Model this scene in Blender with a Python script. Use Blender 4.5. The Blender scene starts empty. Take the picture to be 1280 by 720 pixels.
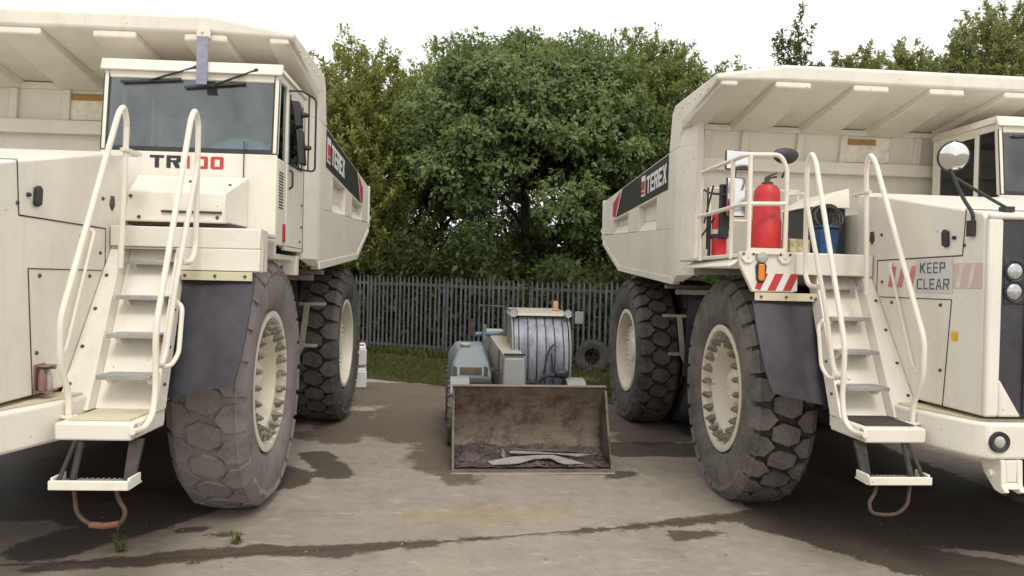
import bpy, bmesh, math, random
import numpy as np
from mathutils import Vector, Matrix, noise
random.seed(7); RNG = np.random.default_rng(11)
SC = bpy.context.scene
COL = SC.collection
PI = math.pi
def R(d): return math.radians(d)
def gz(x): return -0.0082 * max(-15.0, min(15.0, x))

# ------------------------------------------------------------------ materials
class NT:
    def __init__(s, name):
        s.m = bpy.data.materials.new(name); s.m.use_nodes = True
        s.t = s.m.node_tree; s.t.nodes.clear()
        s.out = s.t.nodes.new('ShaderNodeOutputMaterial')
    def n(s, typ, ins=None, **kw):
        nd = s.t.nodes.new(typ)
        for k, v in kw.items(): setattr(nd, k, v)
        for k, v in (ins or {}).items(): s.put(nd, k, v)
        return nd
    def put(s, nd, k, v):
        if isinstance(v, bpy.types.NodeSocket): s.t.links.new(v, nd.inputs[k])
        else: nd.inputs[k].default_value = v
    def noise(s, vec, scale, detail=5, rough=.6):
        return s.n('ShaderNodeTexNoise', {'Vector': vec, 'Scale': scale, 'Detail': detail, 'Roughness': rough}).outputs[0]
    def ramp(s, fac, a, b, c0=(0, 0, 0, 1), c1=(1, 1, 1, 1)):
        r = s.n('ShaderNodeValToRGB', {'Fac': fac}); e = r.color_ramp.elements
        e[0].position = a; e[1].position = b; e[0].color = c0; e[1].color = c1
        return r.outputs[0]
    def mix(s, fac, a, b, blend='MIX'):
        nd = s.n('ShaderNodeMix', data_type='RGBA', blend_type=blend)
        s.put(nd, 0, fac); s.put(nd, 6, a); s.put(nd, 7, b)
        return nd.outputs[2]
    def math(s, op, a, b=0.0, c=0.0, clamp=False):
        nd = s.n('ShaderNodeMath', operation=op, use_clamp=clamp)
        for i, v in enumerate((a, b, c)): s.put(nd, i, v)
        return nd.outputs[0]
    def bsdf(s, color, rough=.5, metal=0., bump=None, bstr=.2, bdist=.02, spec=.5, coat=0.):
        p = s.n('ShaderNodeBsdfPrincipled')
        s.put(p, 'Base Color', color); s.put(p, 'Roughness', rough); s.put(p, 'Metallic', metal)
        s.put(p, 'Specular IOR Level', spec); s.put(p, 'Coat Weight', coat)
        if bump is not None:
            b = s.n('ShaderNodeBump', {'Height': bump, 'Strength': bstr, 'Distance': bdist})
            s.t.links.new(b.outputs[0], p.inputs['Normal'])
        s.t.links.new(p.outputs[0], s.out.inputs[0])
        return p
    def obj(s): return s.n('ShaderNodeTexCoord').outputs['Object']
    def scaled(s, vec, sc):
        return s.n('ShaderNodeMapping', {'Vector': vec, 'Scale': sc}).outputs[0]

def c4(c): return (c[0], c[1], c[2], 1.0)

def paint(name, col, dirt=(.30, .25, .17), amount=.5, rough=.42, streak=.5):
    """sprayed machine paint, weathered: broad tone changes, grime patches and rain streaks"""
    t = NT(name); o = t.obj()
    big = t.noise(o, 1.3, 4); fine = t.noise(o, 28., 6, .7)
    st = t.noise(t.scaled(o, (9., 9., .55)), 1.6, 5, .62)
    base = t.mix(t.ramp(big, .35, .7), c4(col), c4(tuple(x * .9 for x in col)))
    patch = t.math('MULTIPLY', t.ramp(t.noise(o, 3.4, 8, .68), .52, .78), amount)
    base = t.mix(patch, base, c4(tuple(.55 * a + .45 * b for a, b in zip(col, dirt))))
    base = t.mix(t.math('MULTIPLY', t.ramp(st, .54, .74), streak * .55), base, c4(tuple(.45 * a + .55 * b for a, b in zip(col, dirt))))
    run = t.math('MULTIPLY', t.ramp(t.noise(t.scaled(o, (16., 16., 1.1)), 1.3, 4, .55), .66, .76), t.ramp(t.noise(o, 1.9, 5, .6), .50, .62))
    base = t.mix(t.math('MULTIPLY', run, amount * .75), base, (.34, .22, .11, 1))
    chip = t.math('MULTIPLY', t.ramp(t.noise(o, 17., 3, .5), .735, .755), min(1., amount * 1.6))
    base = t.mix(chip, base, (.22, .14, .085, 1))
    spots = t.math('MULTIPLY', t.ramp(fine, .68, .74), amount * .6)
    base = t.mix(spots, base, c4(dirt))
    rg = t.math('ADD', t.math('MULTIPLY', big, .2), rough - .1)
    t.bsdf(base, rg, bump=fine, bstr=.04, bdist=.004)
    return t.m

def plain(name, col, rough=.6, metal=0., var=.25, scale=14., bump=.05, spec=.5):
    t = NT(name); o = t.obj()
    n1 = t.noise(o, scale, 6, .65); n2 = t.noise(o, 2.1, 4)
    a = c4(tuple(x * (1 - var) for x in col)); b = c4(tuple(min(1, x * (1 + var)) for x in col))
    f = t.math('ADD', t.math('MULTIPLY', n1, .6), t.math('MULTIPLY', n2, .4))
    t.bsdf(t.mix(t.ramp(f, .36, .64), a, b), rough, metal, bump=n1, bstr=bump, bdist=.01, spec=spec)
    return t.m

def rubber(name, dark, dust, cover):
    t = NT(name); o = t.obj()
    n1 = t.noise(o, 5., 8, .7); n2 = t.noise(o, 40., 5, .7); n3 = t.noise(o, 1.4, 4)
    f = t.math('ADD', t.math('MULTIPLY', n1, .55), t.math('ADD', t.math('MULTIPLY', n2, .2), t.math('MULTIPLY', n3, .25)))
    t.bsdf(t.mix(t.ramp(f, .56 - cover * .3, .76 - cover * .3), c4(dark), c4(dust)), .86, bump=t.math('ADD', n1, n2), bstr=.14, bdist=.008, spec=.25)
    return t.m

def rusty(name, steel, rust, amt, rough=.62):
    t = NT(name); o = t.obj()
    n1 = t.noise(o, 3.2, 9, .72); n2 = t.noise(o, 22., 6, .7)
    m = t.ramp(t.math('ADD', t.math('MULTIPLY', n1, .75), t.math('MULTIPLY', n2, .25)), .62 - amt * .3, .74 - amt * .3)
    sc = t.noise(t.scaled(o, (2.2, 3., 6.)), 2., 7, .7)
    base = t.mix(t.ramp(sc, .4, .7), c4(steel), c4(tuple(x * .68 for x in steel)))
    t.bsdf(t.mix(m, base, c4(rust)), rough, .25, bump=n2, bstr=.3, bdist=.01)
    return t.m

def glassy(name, tint, ior=1.75, rough=.015, film_=.22):
    t = NT(name)
    tr = t.n('ShaderNodeBsdfTransparent', {'Color': c4(tint)})
    gl = t.n('ShaderNodeBsdfGlossy', {'Color': (1, 1, 1, 1), 'Roughness': rough})
    fr = t.n('ShaderNodeFresnel', {'IOR': ior})
    dust = t.n('ShaderNodeBsdfDiffuse', {'Color': (.40, .45, .49, 1)}); film = t.n('ShaderNodeMixShader', {0: t.math('MULTIPLY', t.ramp(t.noise(t.scaled(t.obj(), (1., 1., .6)), 2.6, 6), .3, .75), film_)})
    t.t.links.new(tr.outputs[0], film.inputs[1]); t.t.links.new(dust.outputs[0], film.inputs[2]); tr = film
    mx = t.n('ShaderNodeMixShader', {0: fr.outputs[0]})
    t.t.links.new(tr.outputs[0], mx.inputs[1]); t.t.links.new(gl.outputs[0], mx.inputs[2])
    t.t.links.new(mx.outputs[0], t.out.inputs[0])
    return t.m

def leafmat(name, a, b, c):
    """a leaf: colour from the leaf's own tint value, light passing through the blade"""
    t = NT(name)
    at = t.n('ShaderNodeAttribute', attribute_name='tint').outputs['Fac']
    r = t.n('ShaderNodeValToRGB', {'Fac': at}); e = r.color_ramp.elements
    e[0].color = c4(a); e[0].position = 0.; e[1].color = c4(c); e[1].position = 1.
    m = e.new(.5); m.color = c4(b)
    d = t.n('ShaderNodeBsdfPrincipled', {'Base Color': r.outputs[0], 'Roughness': .55, 'Specular IOR Level': .35})
    tl = t.n('ShaderNodeBsdfTranslucent', {'Color': t.mix(.4, r.outputs[0], (.30, .34, .07, 1))})
    mx = t.n('ShaderNodeMixShader', {0: .42})
    t.t.links.new(d.outputs[0], mx.inputs[1]); t.t.links.new(tl.outputs[0], mx.inputs[2])
    t.t.links.new(mx.outputs[0], t.out.inputs[0])
    return t.m

M = {}
M['cream'] = paint('cream_paint', (.81, .78, .685), amount=.5, streak=.38)
M['body_cream'] = paint('body_cream_paint', (.775, .74, .645), amount=.55, streak=.5, rough=.5)
M['grime_cream'] = paint('grimy_cream_paint', (.66, .60, .43), dirt=(.16, .13, .06), amount=.9, streak=.6, rough=.6)
M['rail'] = paint('rail_paint', (.82, .77, .66), amount=.25, streak=.2, rough=.38)
M['grey_step'] = plain('step_grating', (.36, .35, .345), .6, .2, .3, 60.)
M['flap'] = plain('black_rubber_sheet', (.034, .031, .039), .55, 0, .4, 6., .12)
M['dark'] = plain('chassis_black', (.022, .02, .02), .7, 0, .5, 9.)
M['black'] = plain('black_plastic', (.028, .027, .030), .5, 0, .3)
M['grille'] = plain('grille_plastic', (.040, .038, .046), .5, 0, .3)
M['seam'] = plain('panel_gap', (.06, .05, .035), .9, 0, .6, 5.)
M['bolt'] = plain('bolt_steel', (.10, .085, .07), .6, .4, .5)
M['lug'] = plain('wheel_lug_steel', (.27, .245, .205), .6, .45, .5, 30.)
M['tyre_worn'] = rubber('worn_dusty_rubber', (.115, .103, .102), (.25, .23, .22), .8)
M['tyre'] = rubber('dusty_rubber', (.082, .074, .070), (.20, .18, .163), .62)
M['tyre_rear'] = rubber('dark_dusty_rubber', (.062, .057, .054), (.155, .14, .128), .55)
M['groove'] = plain('groove_rubber', (.066, .060, .056), .9, 0, .5, 12., .2)
M['old_tyre'] = plain('old_tyre_rubber', (.040, .036, .034), .9, 0, .5, 9.)
M['rim'] = paint('rim_paint', (.78, .735, .61), dirt=(.22, .17, .10), amount=.7, streak=.3, rough=.5)
M['glass'] = glassy('cab_glass', (.84, .89, .90), 1.72)
M['sideglass'] = glassy('dark_side_glass', (.22, .23, .23), 1.45, .015, .04)
M['mirror'] = plain('mirror_glass', (.70, .70, .70), .09, 1.0, .02, 3., 0.)
M['lens'] = plain('lamp_lens', (.46, .47, .49), .16, .6, .3, 30.)
M['orange'] = plain('orange_lens', (.80, .22, .015), .3, 0, .12)
M['beacon'] = plain('sunbleached_beacon', (.50, .29, .17), .5, 0, .12)
M['dull_arm'] = plain('dusty_arm_paint', (.22, .20, .165), .7, 0, .3)
M['grey_lens'] = plain('grey_lens', (.42, .41, .40), .35)
M['red'] = plain('red_cover', (.56, .030, .032), .45, 0, .12, 8., .12)
M['redplastic'] = plain('red_reflector', (.45, .03, .03), .35)
M['decal_red'] = plain('decal_red', (.50, .045, .055), .5, 0, .12)
M['decal_black'] = plain('decal_black', (.030, .028, .030), .45, 0, .2)
M['decal_white'] = plain('decal_white', (.78, .76, .74), .5, 0, .06)
M['pale_red'] = plain('faded_red_decal', (.60, .22, .23), .6, 0, .15)
M['faint_pink'] = plain('bleached_decal', (.62, .47, .44), .6, 0, .10)
M['faint_white'] = plain('bleached_white_decal', (.70, .62, .55), .6, 0, .08)
M['sign_grey'] = plain('sign_plate', (.60, .60, .585), .45, 0, .08)
M['sign_ink'] = plain('sign_letters', (.09, .095, .11), .5)
M['yellow'] = plain('yellow_sticker', (.72, .42, .03), .5)
M['brown_label'] = plain('brown_label', (.36, .22, .07), .6)
M['pale_label'] = plain('pale_plate', (.80, .75, .64), .5)
M['teal'] = plain('teal_vinyl', (.34, .78, .82), .6)
M['interior'] = plain('cab_liner', (.25, .26, .27), .8)
M['interior_pale'] = plain('cab_pale_liner', (.58, .64, .56), .7)
M['bluegrey'] = plain('bracket_bluegrey', (.20, .20, .27), .5, .2)
M['cable'] = plain('rusty_rod', (.095, .06, .045), .7, .2, .4)
M['sleeve'] = plain('red_sleeve', (.20, .085, .06), .8)
M['bluebin'] = plain('blue_plastic', (.016, .065, .20), .5)
M['carton'] = plain('printed_carton', (.42, .36, .23), .8, 0, .6, 22.)
M['grass_soil'] = plain('verge_soil', (.055, .05, .025), .95, 0, .5)
M['galv'] = plain('galvanised_steel', (.088, .090, .096), .6, .15, .45, 3.)
M['bucket'] = rusty('bucket_steel', (.185, .150, .118), (.070, .042, .028), .45)
M['bucket_edge'] = rusty('worn_edge_steel', (.27, .245, .215), (.16, .10, .07), .2)
M['rubble'] = plain('rubble', (.085, .068, .060), .95, 0, .8, 5., .3)
M['sheet'] = plain('torn_sheet_metal', (.40, .385, .37), .55, .25, .25, 5.)
M['stone'] = plain('stone_lump', (.25, .20, .17), .9, 0, .4)
M['faded_blue'] = paint('faded_blue_paint', (.205, .25, .275), dirt=(.30, .27, .20), amount=1., streak=.9, rough=.6)
M['blue_dark'] = paint('blue_paint', (.13, .20, .28), dirt=(.12, .11, .09), amount=.6, streak=.5)
M['loader_cream'] = paint('loader_cream_paint', (.45, .42, .345), dirt=(.24, .19, .12), amount=.7, streak=.6)
M['loader_grey'] = paint('loader_grey_paint', (.27, .285, .29), dirt=(.42, .27, .06), amount=.9, streak=.8)
M['loader_dark'] = plain('loader_frame', (.045, .037, .033), .8, 0, .5)
def dusty_glass(name):
    t = NT(name); o = t.obj(); nz = t.noise(t.scaled(o, (3., 3., 1.)), 2.2, 7, .68)
    d = t.n('ShaderNodeBsdfPrincipled', {'Base Color': t.mix(t.ramp(nz, .4, .65), (.19, .215, .275, 1), (.42, .445, .50, 1)), 'Roughness': .35})
    tr = t.n('ShaderNodeBsdfTransparent', {'Color': (.6, .63, .7, 1)})
    mx = t.n('ShaderNodeMixShader', {0: .72}); t.t.links.new(tr.outputs[0], mx.inputs[1]); t.t.links.new(d.outputs[0], mx.inputs[2]); t.t.links.new(mx.outputs[0], t.out.inputs[0])
    return t.m
M['loader_glass'] = dusty_glass('dusty_loader_glass')
M['jug'] = plain('white_jug_plastic', (.74, .75, .75), .35, 0, .08)
M['bark'] = plain('bark', (.075, .060, .045), .95, 0, .5, 7., .5)
M['pump'] = plain('teal_pump', (.05, .16, .14), .4)
M['bottle'] = plain('smoky_bottle', (.45, .42, .42), .25)
M['bottle_red'] = plain('bottle_label', (.24, .13, .12), .5)
M['leaf_mid'] = leafmat('broad_leaf', (.12, .172, .066), (.18, .252, .098), (.255, .33, .142))
M['leaf_olive'] = leafmat('olive_leaf', (.20, .225, .068), (.28, .31, .095), (.39, .41, .145))
M['leaf_light'] = leafmat('fresh_leaf', (.16, .21, .07), (.235, .295, .105), (.34, .39, .16))
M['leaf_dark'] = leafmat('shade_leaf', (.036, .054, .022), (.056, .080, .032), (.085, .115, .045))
M['leaf_far'] = leafmat('far_leaf', (.19, .215, .09), (.29, .31, .14), (.40, .41, .20))
M['grass'] = leafmat('grass_blade', (.052, .060, .017), (.088, .095, .028), (.155, .15, .055))

# ------------------------------------------------------------------ mesh builder
class MB:
    def __init__(s): s.v = []; s.f = []; s.fs = []
    def add(s, vs, fs, smooth=False):
        o = len(s.v); s.v += [tuple(p) for p in vs]
        s.f += [tuple(i + o for i in f) for f in fs]; s.fs += [smooth] * len(fs)
        return s
    def hexa(s, b, t):      # four bottom and four top corners, same winding
        return s.add(list(b) + list(t), [(3, 2, 1, 0), (4, 5, 6, 7), (0, 1, 5, 4), (1, 2, 6, 5), (2, 3, 7, 6), (3, 0, 4, 7)])
    def box(s, x0, x1, y0, y1, z0, z1):
        return s.hexa([(x0, y0, z0), (x1, y0, z0), (x1, y1, z0), (x0, y1, z0)], [(x0, y0, z1), (x1, y0, z1), (x1, y1, z1), (x0, y1, z1)])
    def prism(s, poly, off):
        n = len(poly); p = [Vector(q) for q in poly]; q = [a + Vector(off) for a in p]
        return s.add(p + q, [tuple(range(n))[::-1], tuple(range(n, 2 * n))] + [(i, (i + 1) % n, n + (i + 1) % n, n + i) for i in range(n)])
    def exx(s, prof, x0, x1): return s.prism([(x0, a, b) for a, b in prof], (x1 - x0, 0, 0))
    def exy(s, prof, y0, y1): return s.prism([(a, y0, b) for a, b in prof], (0, y1 - y0, 0))
    def exz(s, prof, z0, z1): return s.prism([(a, b, z0) for a, b in prof], (0, 0, z1 - z0))
    def tube(s, pts, r, n=10, fillet=0., caps=True, r1=None):
        pts = [Vector(p) for p in pts]
        if fillet > 0 and len(pts) > 2:
            q = [pts[0]]
            for i in range(1, len(pts) - 1):
                a, b, c = pts[i - 1], pts[i], pts[i + 1]
                d = min(fillet, (a - b).length * .45, (c - b).length * .45)
                p0 = b + (a - b).normalized() * d; p2 = b + (c - b).normalized() * d
                for k in range(6):
                    u = k / 5; q.append(p0 * (1 - u) ** 2 + b * 2 * u * (1 - u) + p2 * u * u)
            q.append(pts[-1]); pts = q
        m = len(pts); vs = []; prev = None
        for i, p in enumerate(pts):
            t = (pts[min(i + 1, m - 1)] - pts[max(i - 1, 0)])
            if t.length < 1e-9: t = Vector((0, 0, 1))
            t.normalize()
            if prev is None: a = t.orthogonal().normalized()
            else:
                a = prev - t * prev.dot(t)
                a = a.normalized() if a.length > 1e-6 else t.orthogonal().normalized()
            prev = a; b = t.cross(a)
            rr = r if r1 is None else r + (r1 - r) * i / (m - 1)
            for k in range(n):
                w = 2 * PI * k / n; vs.append(p + a * (rr * math.cos(w)) + b * (rr * math.sin(w)))
        fs = [(i * n + k, i * n + (k + 1) % n, (i + 1) * n + (k + 1) % n, (i + 1) * n + k) for i in range(m - 1) for k in range(n)]
        s.add(vs, fs, True)
        if caps:
            o = len(s.v) - len(vs)
            s.f.append(tuple(o + k for k in range(n))[::-1]); s.f.append(tuple(o + (m - 1) * n + k for k in range(n))); s.fs += [False, False]
        return s
    def cyl(s, p0, p1, r0, r1=None, n=20): return s.tube([p0, p1], r0, n, r1=r1 if r1 is not None else r0)
    def lathe(s, prof, org, axis, n=48, smooth=True, close=False):
        """prof: (radius, distance along axis)"""
        ax = Vector(axis).normalized(); a = ax.orthogonal().normalized(); b = ax.cross(a); org = Vector(org); vs = []
        m = len(prof)
        for r, d in prof:
            for k in range(n):
                w = 2 * PI * k / n; vs.append(org + ax * d + a * (r * math.cos(w)) + b * (r * math.sin(w)))
        mm = m if close else m - 1
        fs = [(i * n + k, i * n + (k + 1) % n, ((i + 1) % m) * n + (k + 1) % n, ((i + 1) % m) * n + k) for i in range(mm) for k in range(n)]
        return s.add(vs, fs, smooth)
    def ball(s, c, r, sc=(1, 1, 1), n=16, m=10, half=False):
        vs = []; c = Vector(c); rows = m
        for i in range(rows + 1):
            th = (PI / 2 if half else PI) * i / rows
            for k in range(n):
                w = 2 * PI * k / n
                vs.append(c + Vector((sc[0] * r * math.sin(th) * math.cos(w), sc[1] * r * math.sin(th) * math.sin(w), sc[2] * r * math.cos(th))))
        return s.add(vs, [(i * n + k, i * n + (k + 1) % n, (i + 1) * n + (k + 1) % n, (i + 1) * n + k) for i in range(rows) for k in range(n)], True)
    def build(s, name, mat, parent=None, bevel=0., angle=35, seg=2):
        me = bpy.data.meshes.new(name); me.from_pydata(s.v, [], s.f)
        bm = bmesh.new(); bm.from_mesh(me)
        bmesh.ops.remove_doubles(bm, verts=bm.verts, dist=1e-5)
        bmesh.ops.recalc_face_normals(bm, faces=bm.faces); bm.to_mesh(me); bm.free()
        me.polygons.foreach_set('use_smooth', [True] * len(me.polygons))
        me.set_sharp_from_angle(angle=R(angle))
        me.materials.append(M[mat] if isinstance(mat, str) else mat)
        o = bpy.data.objects.new(name, me); COL.objects.link(o)
        if parent is not None: o.parent = parent
        if bevel > 0:
            b = o.modifiers.new('bevel', 'BEVEL'); b.width = bevel; b.segments = seg; b.limit_method = 'ANGLE'; b.angle_limit = R(32)
            b.harden_normals = False
        return o

def tag(o, label=None, cat=None, group=None, kind=None):
    if label: o['label'] = label
    if cat: o['category'] = cat
    if group: o['group'] = group
    if kind: o['kind'] = kind
    return o
def empty(name, loc, rz=0., label=None, cat=None, group=None):
    o = bpy.data.objects.new(name, None); COL.objects.link(o); o.location = loc; o.rotation_euler = (0, 0, rz); o.empty_display_size = .3
    return tag(o, label, cat, group)
def copy_tree(o, parent=None):
    c = o.copy(); COL.objects.link(c)
    if parent is not None: c.parent = parent
    for ch in list(o.children): copy_tree(ch, c)
    return c

# lettering cut from flat strips: each glyph on a 1 x 1.4 cell, convex pieces that only touch
def glyph(ch, t=.26):
    W, Hh = 1., 1.4; m = Hh / 2
    q = lambda x0, x1, y0, y1: [(x0, y0), (x1, y0), (x1, y1), (x0, y1)]
    if ch == 'T': return [q(0, W, Hh - t, Hh), q(.5 - t / 2, .5 + t / 2, 0, Hh - t)]
    if ch == 'E': return [q(0, t, 0, Hh), q(t, W, Hh - t, Hh), q(t, W * .92, m - t / 2, m + t / 2), q(t, W, 0, t)]
    if ch == 'L': return [q(0, t, 0, Hh), q(t, W, 0, t)]
    if ch == 'K': return [q(0, t, 0, Hh), [(t, m - .1), (t + .18, m - .1), (W, Hh), (W - t * 1.25, Hh), (t, m + .22)], [(t + .18, m - .1), (t + .12, m - .12), (W - t * 1.25, 0), (W, 0), (t + .3, m + .06)]]
    if ch == 'P': return [q(0, t, 0, Hh), q(t, W, Hh - t, Hh), q(W - t, W, m - .1 + t, Hh - t), q(t, W, m - .1, m - .1 + t)]
    if ch == 'C': return [q(0, t, t, Hh - t), q(.08, W, Hh - t, Hh), q(.08, W, 0, t)]
    if ch == 'A': return [[(0, 0), (t * 1.1, 0), (.5 + .02, Hh), (.5 - t * .55, Hh)], [(W - t * 1.1, 0), (W, 0), (.5 + t * .55, Hh), (.5 + .02, Hh)], q(.30, .72, .36, .36 + t)]
    if ch == 'R': return [q(0, t, 0, Hh), q(t, W, Hh - t, Hh), q(W - t, W, m - .05 + t * .8, Hh - t), q(t, W, m - .05, m - .05 + t * .8), [(W * .42, m - .05), (W - t * 1.2, 0), (W, 0), (W * .42 + t * 1.3, m - .05)]]
    if ch == 'X': return [[(0, 0), (t * 1.25, 0), (.5, m - .3 * t * 1.2), (W - t * 1.25, 0), (W, 0), (.5 + t * .62, m), (W, Hh), (W - t * 1.25, Hh), (.5, m + .3 * t * 1.2), (t * 1.25, Hh), (0, Hh), (.5 - t * .62, m)]]
    if ch == '0': return [q(0, t, .12, Hh - .12), q(W - t, W, .12, Hh - .12), [(0, Hh - .12), (W, Hh - .12), (W - .12, Hh), (.12, Hh)], [(.12, 0), (W - .12, 0), (W, .12), (0, .12)], q(t, W - t, Hh - t, Hh - .12), q(t, W - t, .12, t)]
    if ch == '1': return [q(.36, .36 + t * 1.1, 0, Hh), [(.12, Hh - t * .9), (.36, Hh - t * .9), (.36, Hh), (.3, Hh)]]
    return []
def lettering(mb, text, org, ux, uz, width, height, gap=.22, t=.26, out=(0, 0, 0), widths=None):
    """text on a plane: org lower left, ux direction of reading, uz up, out: thickness vector towards the reader"""
    ws = [(widths or {}).get(ch, 1.) for ch in text]
    tot = sum(ws) + gap * (len(text) - 1); k = width / tot; kz = height / 1.4; x = 0.
    ux = Vector(ux); uz = Vector(uz); org = Vector(org)
    for ch, w in zip(text, ws):
        for poly in glyph(ch, t):
            mb.prism([org + ux * ((x + a * w) * k) + uz * (b * kz) for a, b in poly], out)
        x += w + gap
    return mb

# ------------------------------------------------------------------ rigid dump truck (local: x to the truck's left, y rearward from the front axle, z up)
TR, TWD = 1.345, .76          # tyre radius and width
def tyre_mesh(deep, pitches=26, seed=1):
    """carcass lathed about x, then blocks of tread round it: a hexagonal centre row and lugs that run down both shoulders"""
    rnd = random.Random(seed); m = MB(); hw = TWD / 2; rt = TR - deep
    half = [(.735, .27), (.80, .335), (.92, .378), (1.05, .384), (1.16, .372), (1.245, .345), (rt - .005, .30), (rt, .16)]
    prof = half + [(r, -d) for r, d in reversed(half)]
    m.lathe(prof, (0, 0, 0), (1, 0, 0), 72)
    def P(a, x, r): return (x, r * math.cos(a), r * math.sin(a))
    da = 2 * PI / pitches
    def block(outline, top, base, inset):
        """outline: (angle offset in pitches, x); raised prism with a slightly smaller top"""
        n = len(outline); ca = sum(p[0] for p in outline) / n; cx = sum(p[1] for p in outline) / n
        lo = [P(p[0] * da, p[1], base(p[1])) for p in outline]
        hi = [P((ca + (p[0] - ca) * inset) * da, cx + (p[1] - cx) * inset, top(p[1])) for p in outline]
        m.add(lo + hi, [tuple(range(n, 2 * n))] + [(i, (i + 1) % n, n + (i + 1) % n, n + i) for i in range(n)], False)
    g = .055 if deep > .03 else .05
    for i in range(pitches):
        j = rnd.uniform(-.03, .03)
        crown = lambda x: TR - .02 * (abs(x) / .3) ** 2
        block([(i - .5 + g, -.045), (i - .28, -.165), (i + .22, -.165 - .01), (i + .5 - g, .045), (i + .28, .165), (i - .22, .165)],
              lambda x: crown(x) - rnd.uniform(0, .006), lambda x: rt - .012, .94)
        for s in (-1, 1):
            ph = i + (.53 if s > 0 else .47) + j * .15
            def top(x):
                ax = abs(x)
                return crown(x) if ax < .3 else (TR - .03 - (ax - .3) * .9)
            def base(x):
                ax = abs(x)
                return rt - .012 if ax < .3 else rt - .03 - (ax - .3) * 1.0
            w_ = .43 if deep > .03 else .45
            o = [(ph - w_ + .05, s * .205), (ph + .01 * s, s * .105), (ph + w_ - .05, s * .205), (ph + w_ - g * .3, s * .30), (ph + w_ - .03, s * .372), (ph - w_ + .03, s * .372), (ph - w_ + g * .3, s * .30)]
            # shoulder lug: crown part and the part that turns down the sidewall
            up = [o[0], o[1], o[2], o[3], o[6]]
            if s < 0: up = up[::-1]
            block(up, top, base, .96)
            dn = [o[6], o[3], o[4], o[5]]
            n = 4; lo = []; hi = []
            for (pa, px), (rr, xo) in zip(dn, [(TR - .022, .30), (TR - .022, .30), (1.215, .392), (1.215, .392)]):
                hi.append(P(pa * da, s * xo, rr)); lo.append(P(pa * da, s * (xo - .02), rr - .06))
            m.add(lo + hi, [(4, 5, 6, 7)] + [(k, (k + 1) % 4, 4 + (k + 1) % 4, 4 + k) for k in range(4)], False)
    # the contact patch is pressed flat by the load
    k_ = (1.302 - .735) / (TR - .735)
    def fit(p):
        r_ = math.hypot(p[1], p[2]); q_ = (.735 + (r_ - .735) * k_) / r_ if r_ > .735 else 1.
        return (p[0] * .90, p[1] * q_, max(p[2] * q_, -1.272))
    m.v = [fit(p) for p in m.v]
    return m
def grooves(me):
    """the rubber between the tread blocks never wears: it stays black"""
    me.materials.append(M['groove'])
    for p in me.polygons:
        c = p.center; r_ = math.hypot(c.y, c.z)
        if r_ > 1.06 and abs(c.x) < .30 and r_ < 1.262: p.material_index = 1
def front_rim_mesh():
    m = MB()
    m.lathe([(.735, .30), (.745, .335), (.70, .345), (.672, .335), (.665, .315), (.655, .275), (.56, .27), (.50, .26), (.49, .15), (.47, .0), (.36, -.01), (.345, .09), (.30, .115), (.10, .125), (.001, .125)], (0, 0, 0), (1, 0, 0), 48)
    m.lathe([(.735, -.30), (.66, -.29), (.655, .20)], (0, 0, 0), (1, 0, 0), 48)
    return m
def lug_mesh():
    m = MB()
    for i in range(22):
        a = 2 * PI * i / 22; c, s = math.cos(a), math.sin(a)
        rd = Vector((0, c, s)); tn = Vector((0, -s, c)); ax = Vector((1, 0, 0)); p = rd * .585
        b = [p + rd * u + tn * v + ax * .268 for u, v in ((-.06, -.032), (.062, -.042), (.062, .042), (-.06, .032))]
        t = [p + rd * u + tn * v + ax * .325 for u, v in ((-.048, -.026), (.040, -.034), (.040, .034), (-.048, .026))]
        m.hexa(b, t)
        m.cyl(p - rd * .01 + ax * .32, p - rd * .01 + ax * .358, .034, .031, 6)
        m.cyl(p - rd * .01 + ax * .356, p - rd * .01 + ax * .378, .018, .015, 6)
    return m
def rear_rim_mesh():
    m = MB()
    m.lathe([(.735, .30), (.745, .335), (.705, .345), (.675, .335), (.665, .28), (.655, .10), (.645, -.26), (.47, -.28), (.46, -.06), (.45, .16), (.43, .185), (.38, .19), (.36, .20), (.20, .205), (.19, .235), (.001, .24)], (0, 0, 0), (1, 0, 0), 48)
    for i in range(26):
        a = 2 * PI * i / 26; y, z = .412 * math.cos(a), .412 * math.sin(a)
        m.cyl((.18, y, z), (.225, y, z), .026, .024, 6)
    m.lathe([(.735, -.30), (.655, -.29), (.645, -.26)], (0, 0, 0), (1, 0, 0), 48)
    return m

def strip_seam(m, x, pts, w=.008, s=1):
    """a thin gap line lying on a wall whose face is at |x|, out along s"""
    for (y0, z0), (y1, z1) in zip(pts[:-1], pts[1:]):
        d = Vector((0, y1 - y0, z1 - z0)); n = Vector((0, -d.z, d.y)).normalized() * (w / 2); a = Vector((s * x, y0, z0)); b = Vector((s * x, y1, z1))
        m.prism([a - n, a + n, b + n, b - n], (s * .004, 0, 0))

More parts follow.
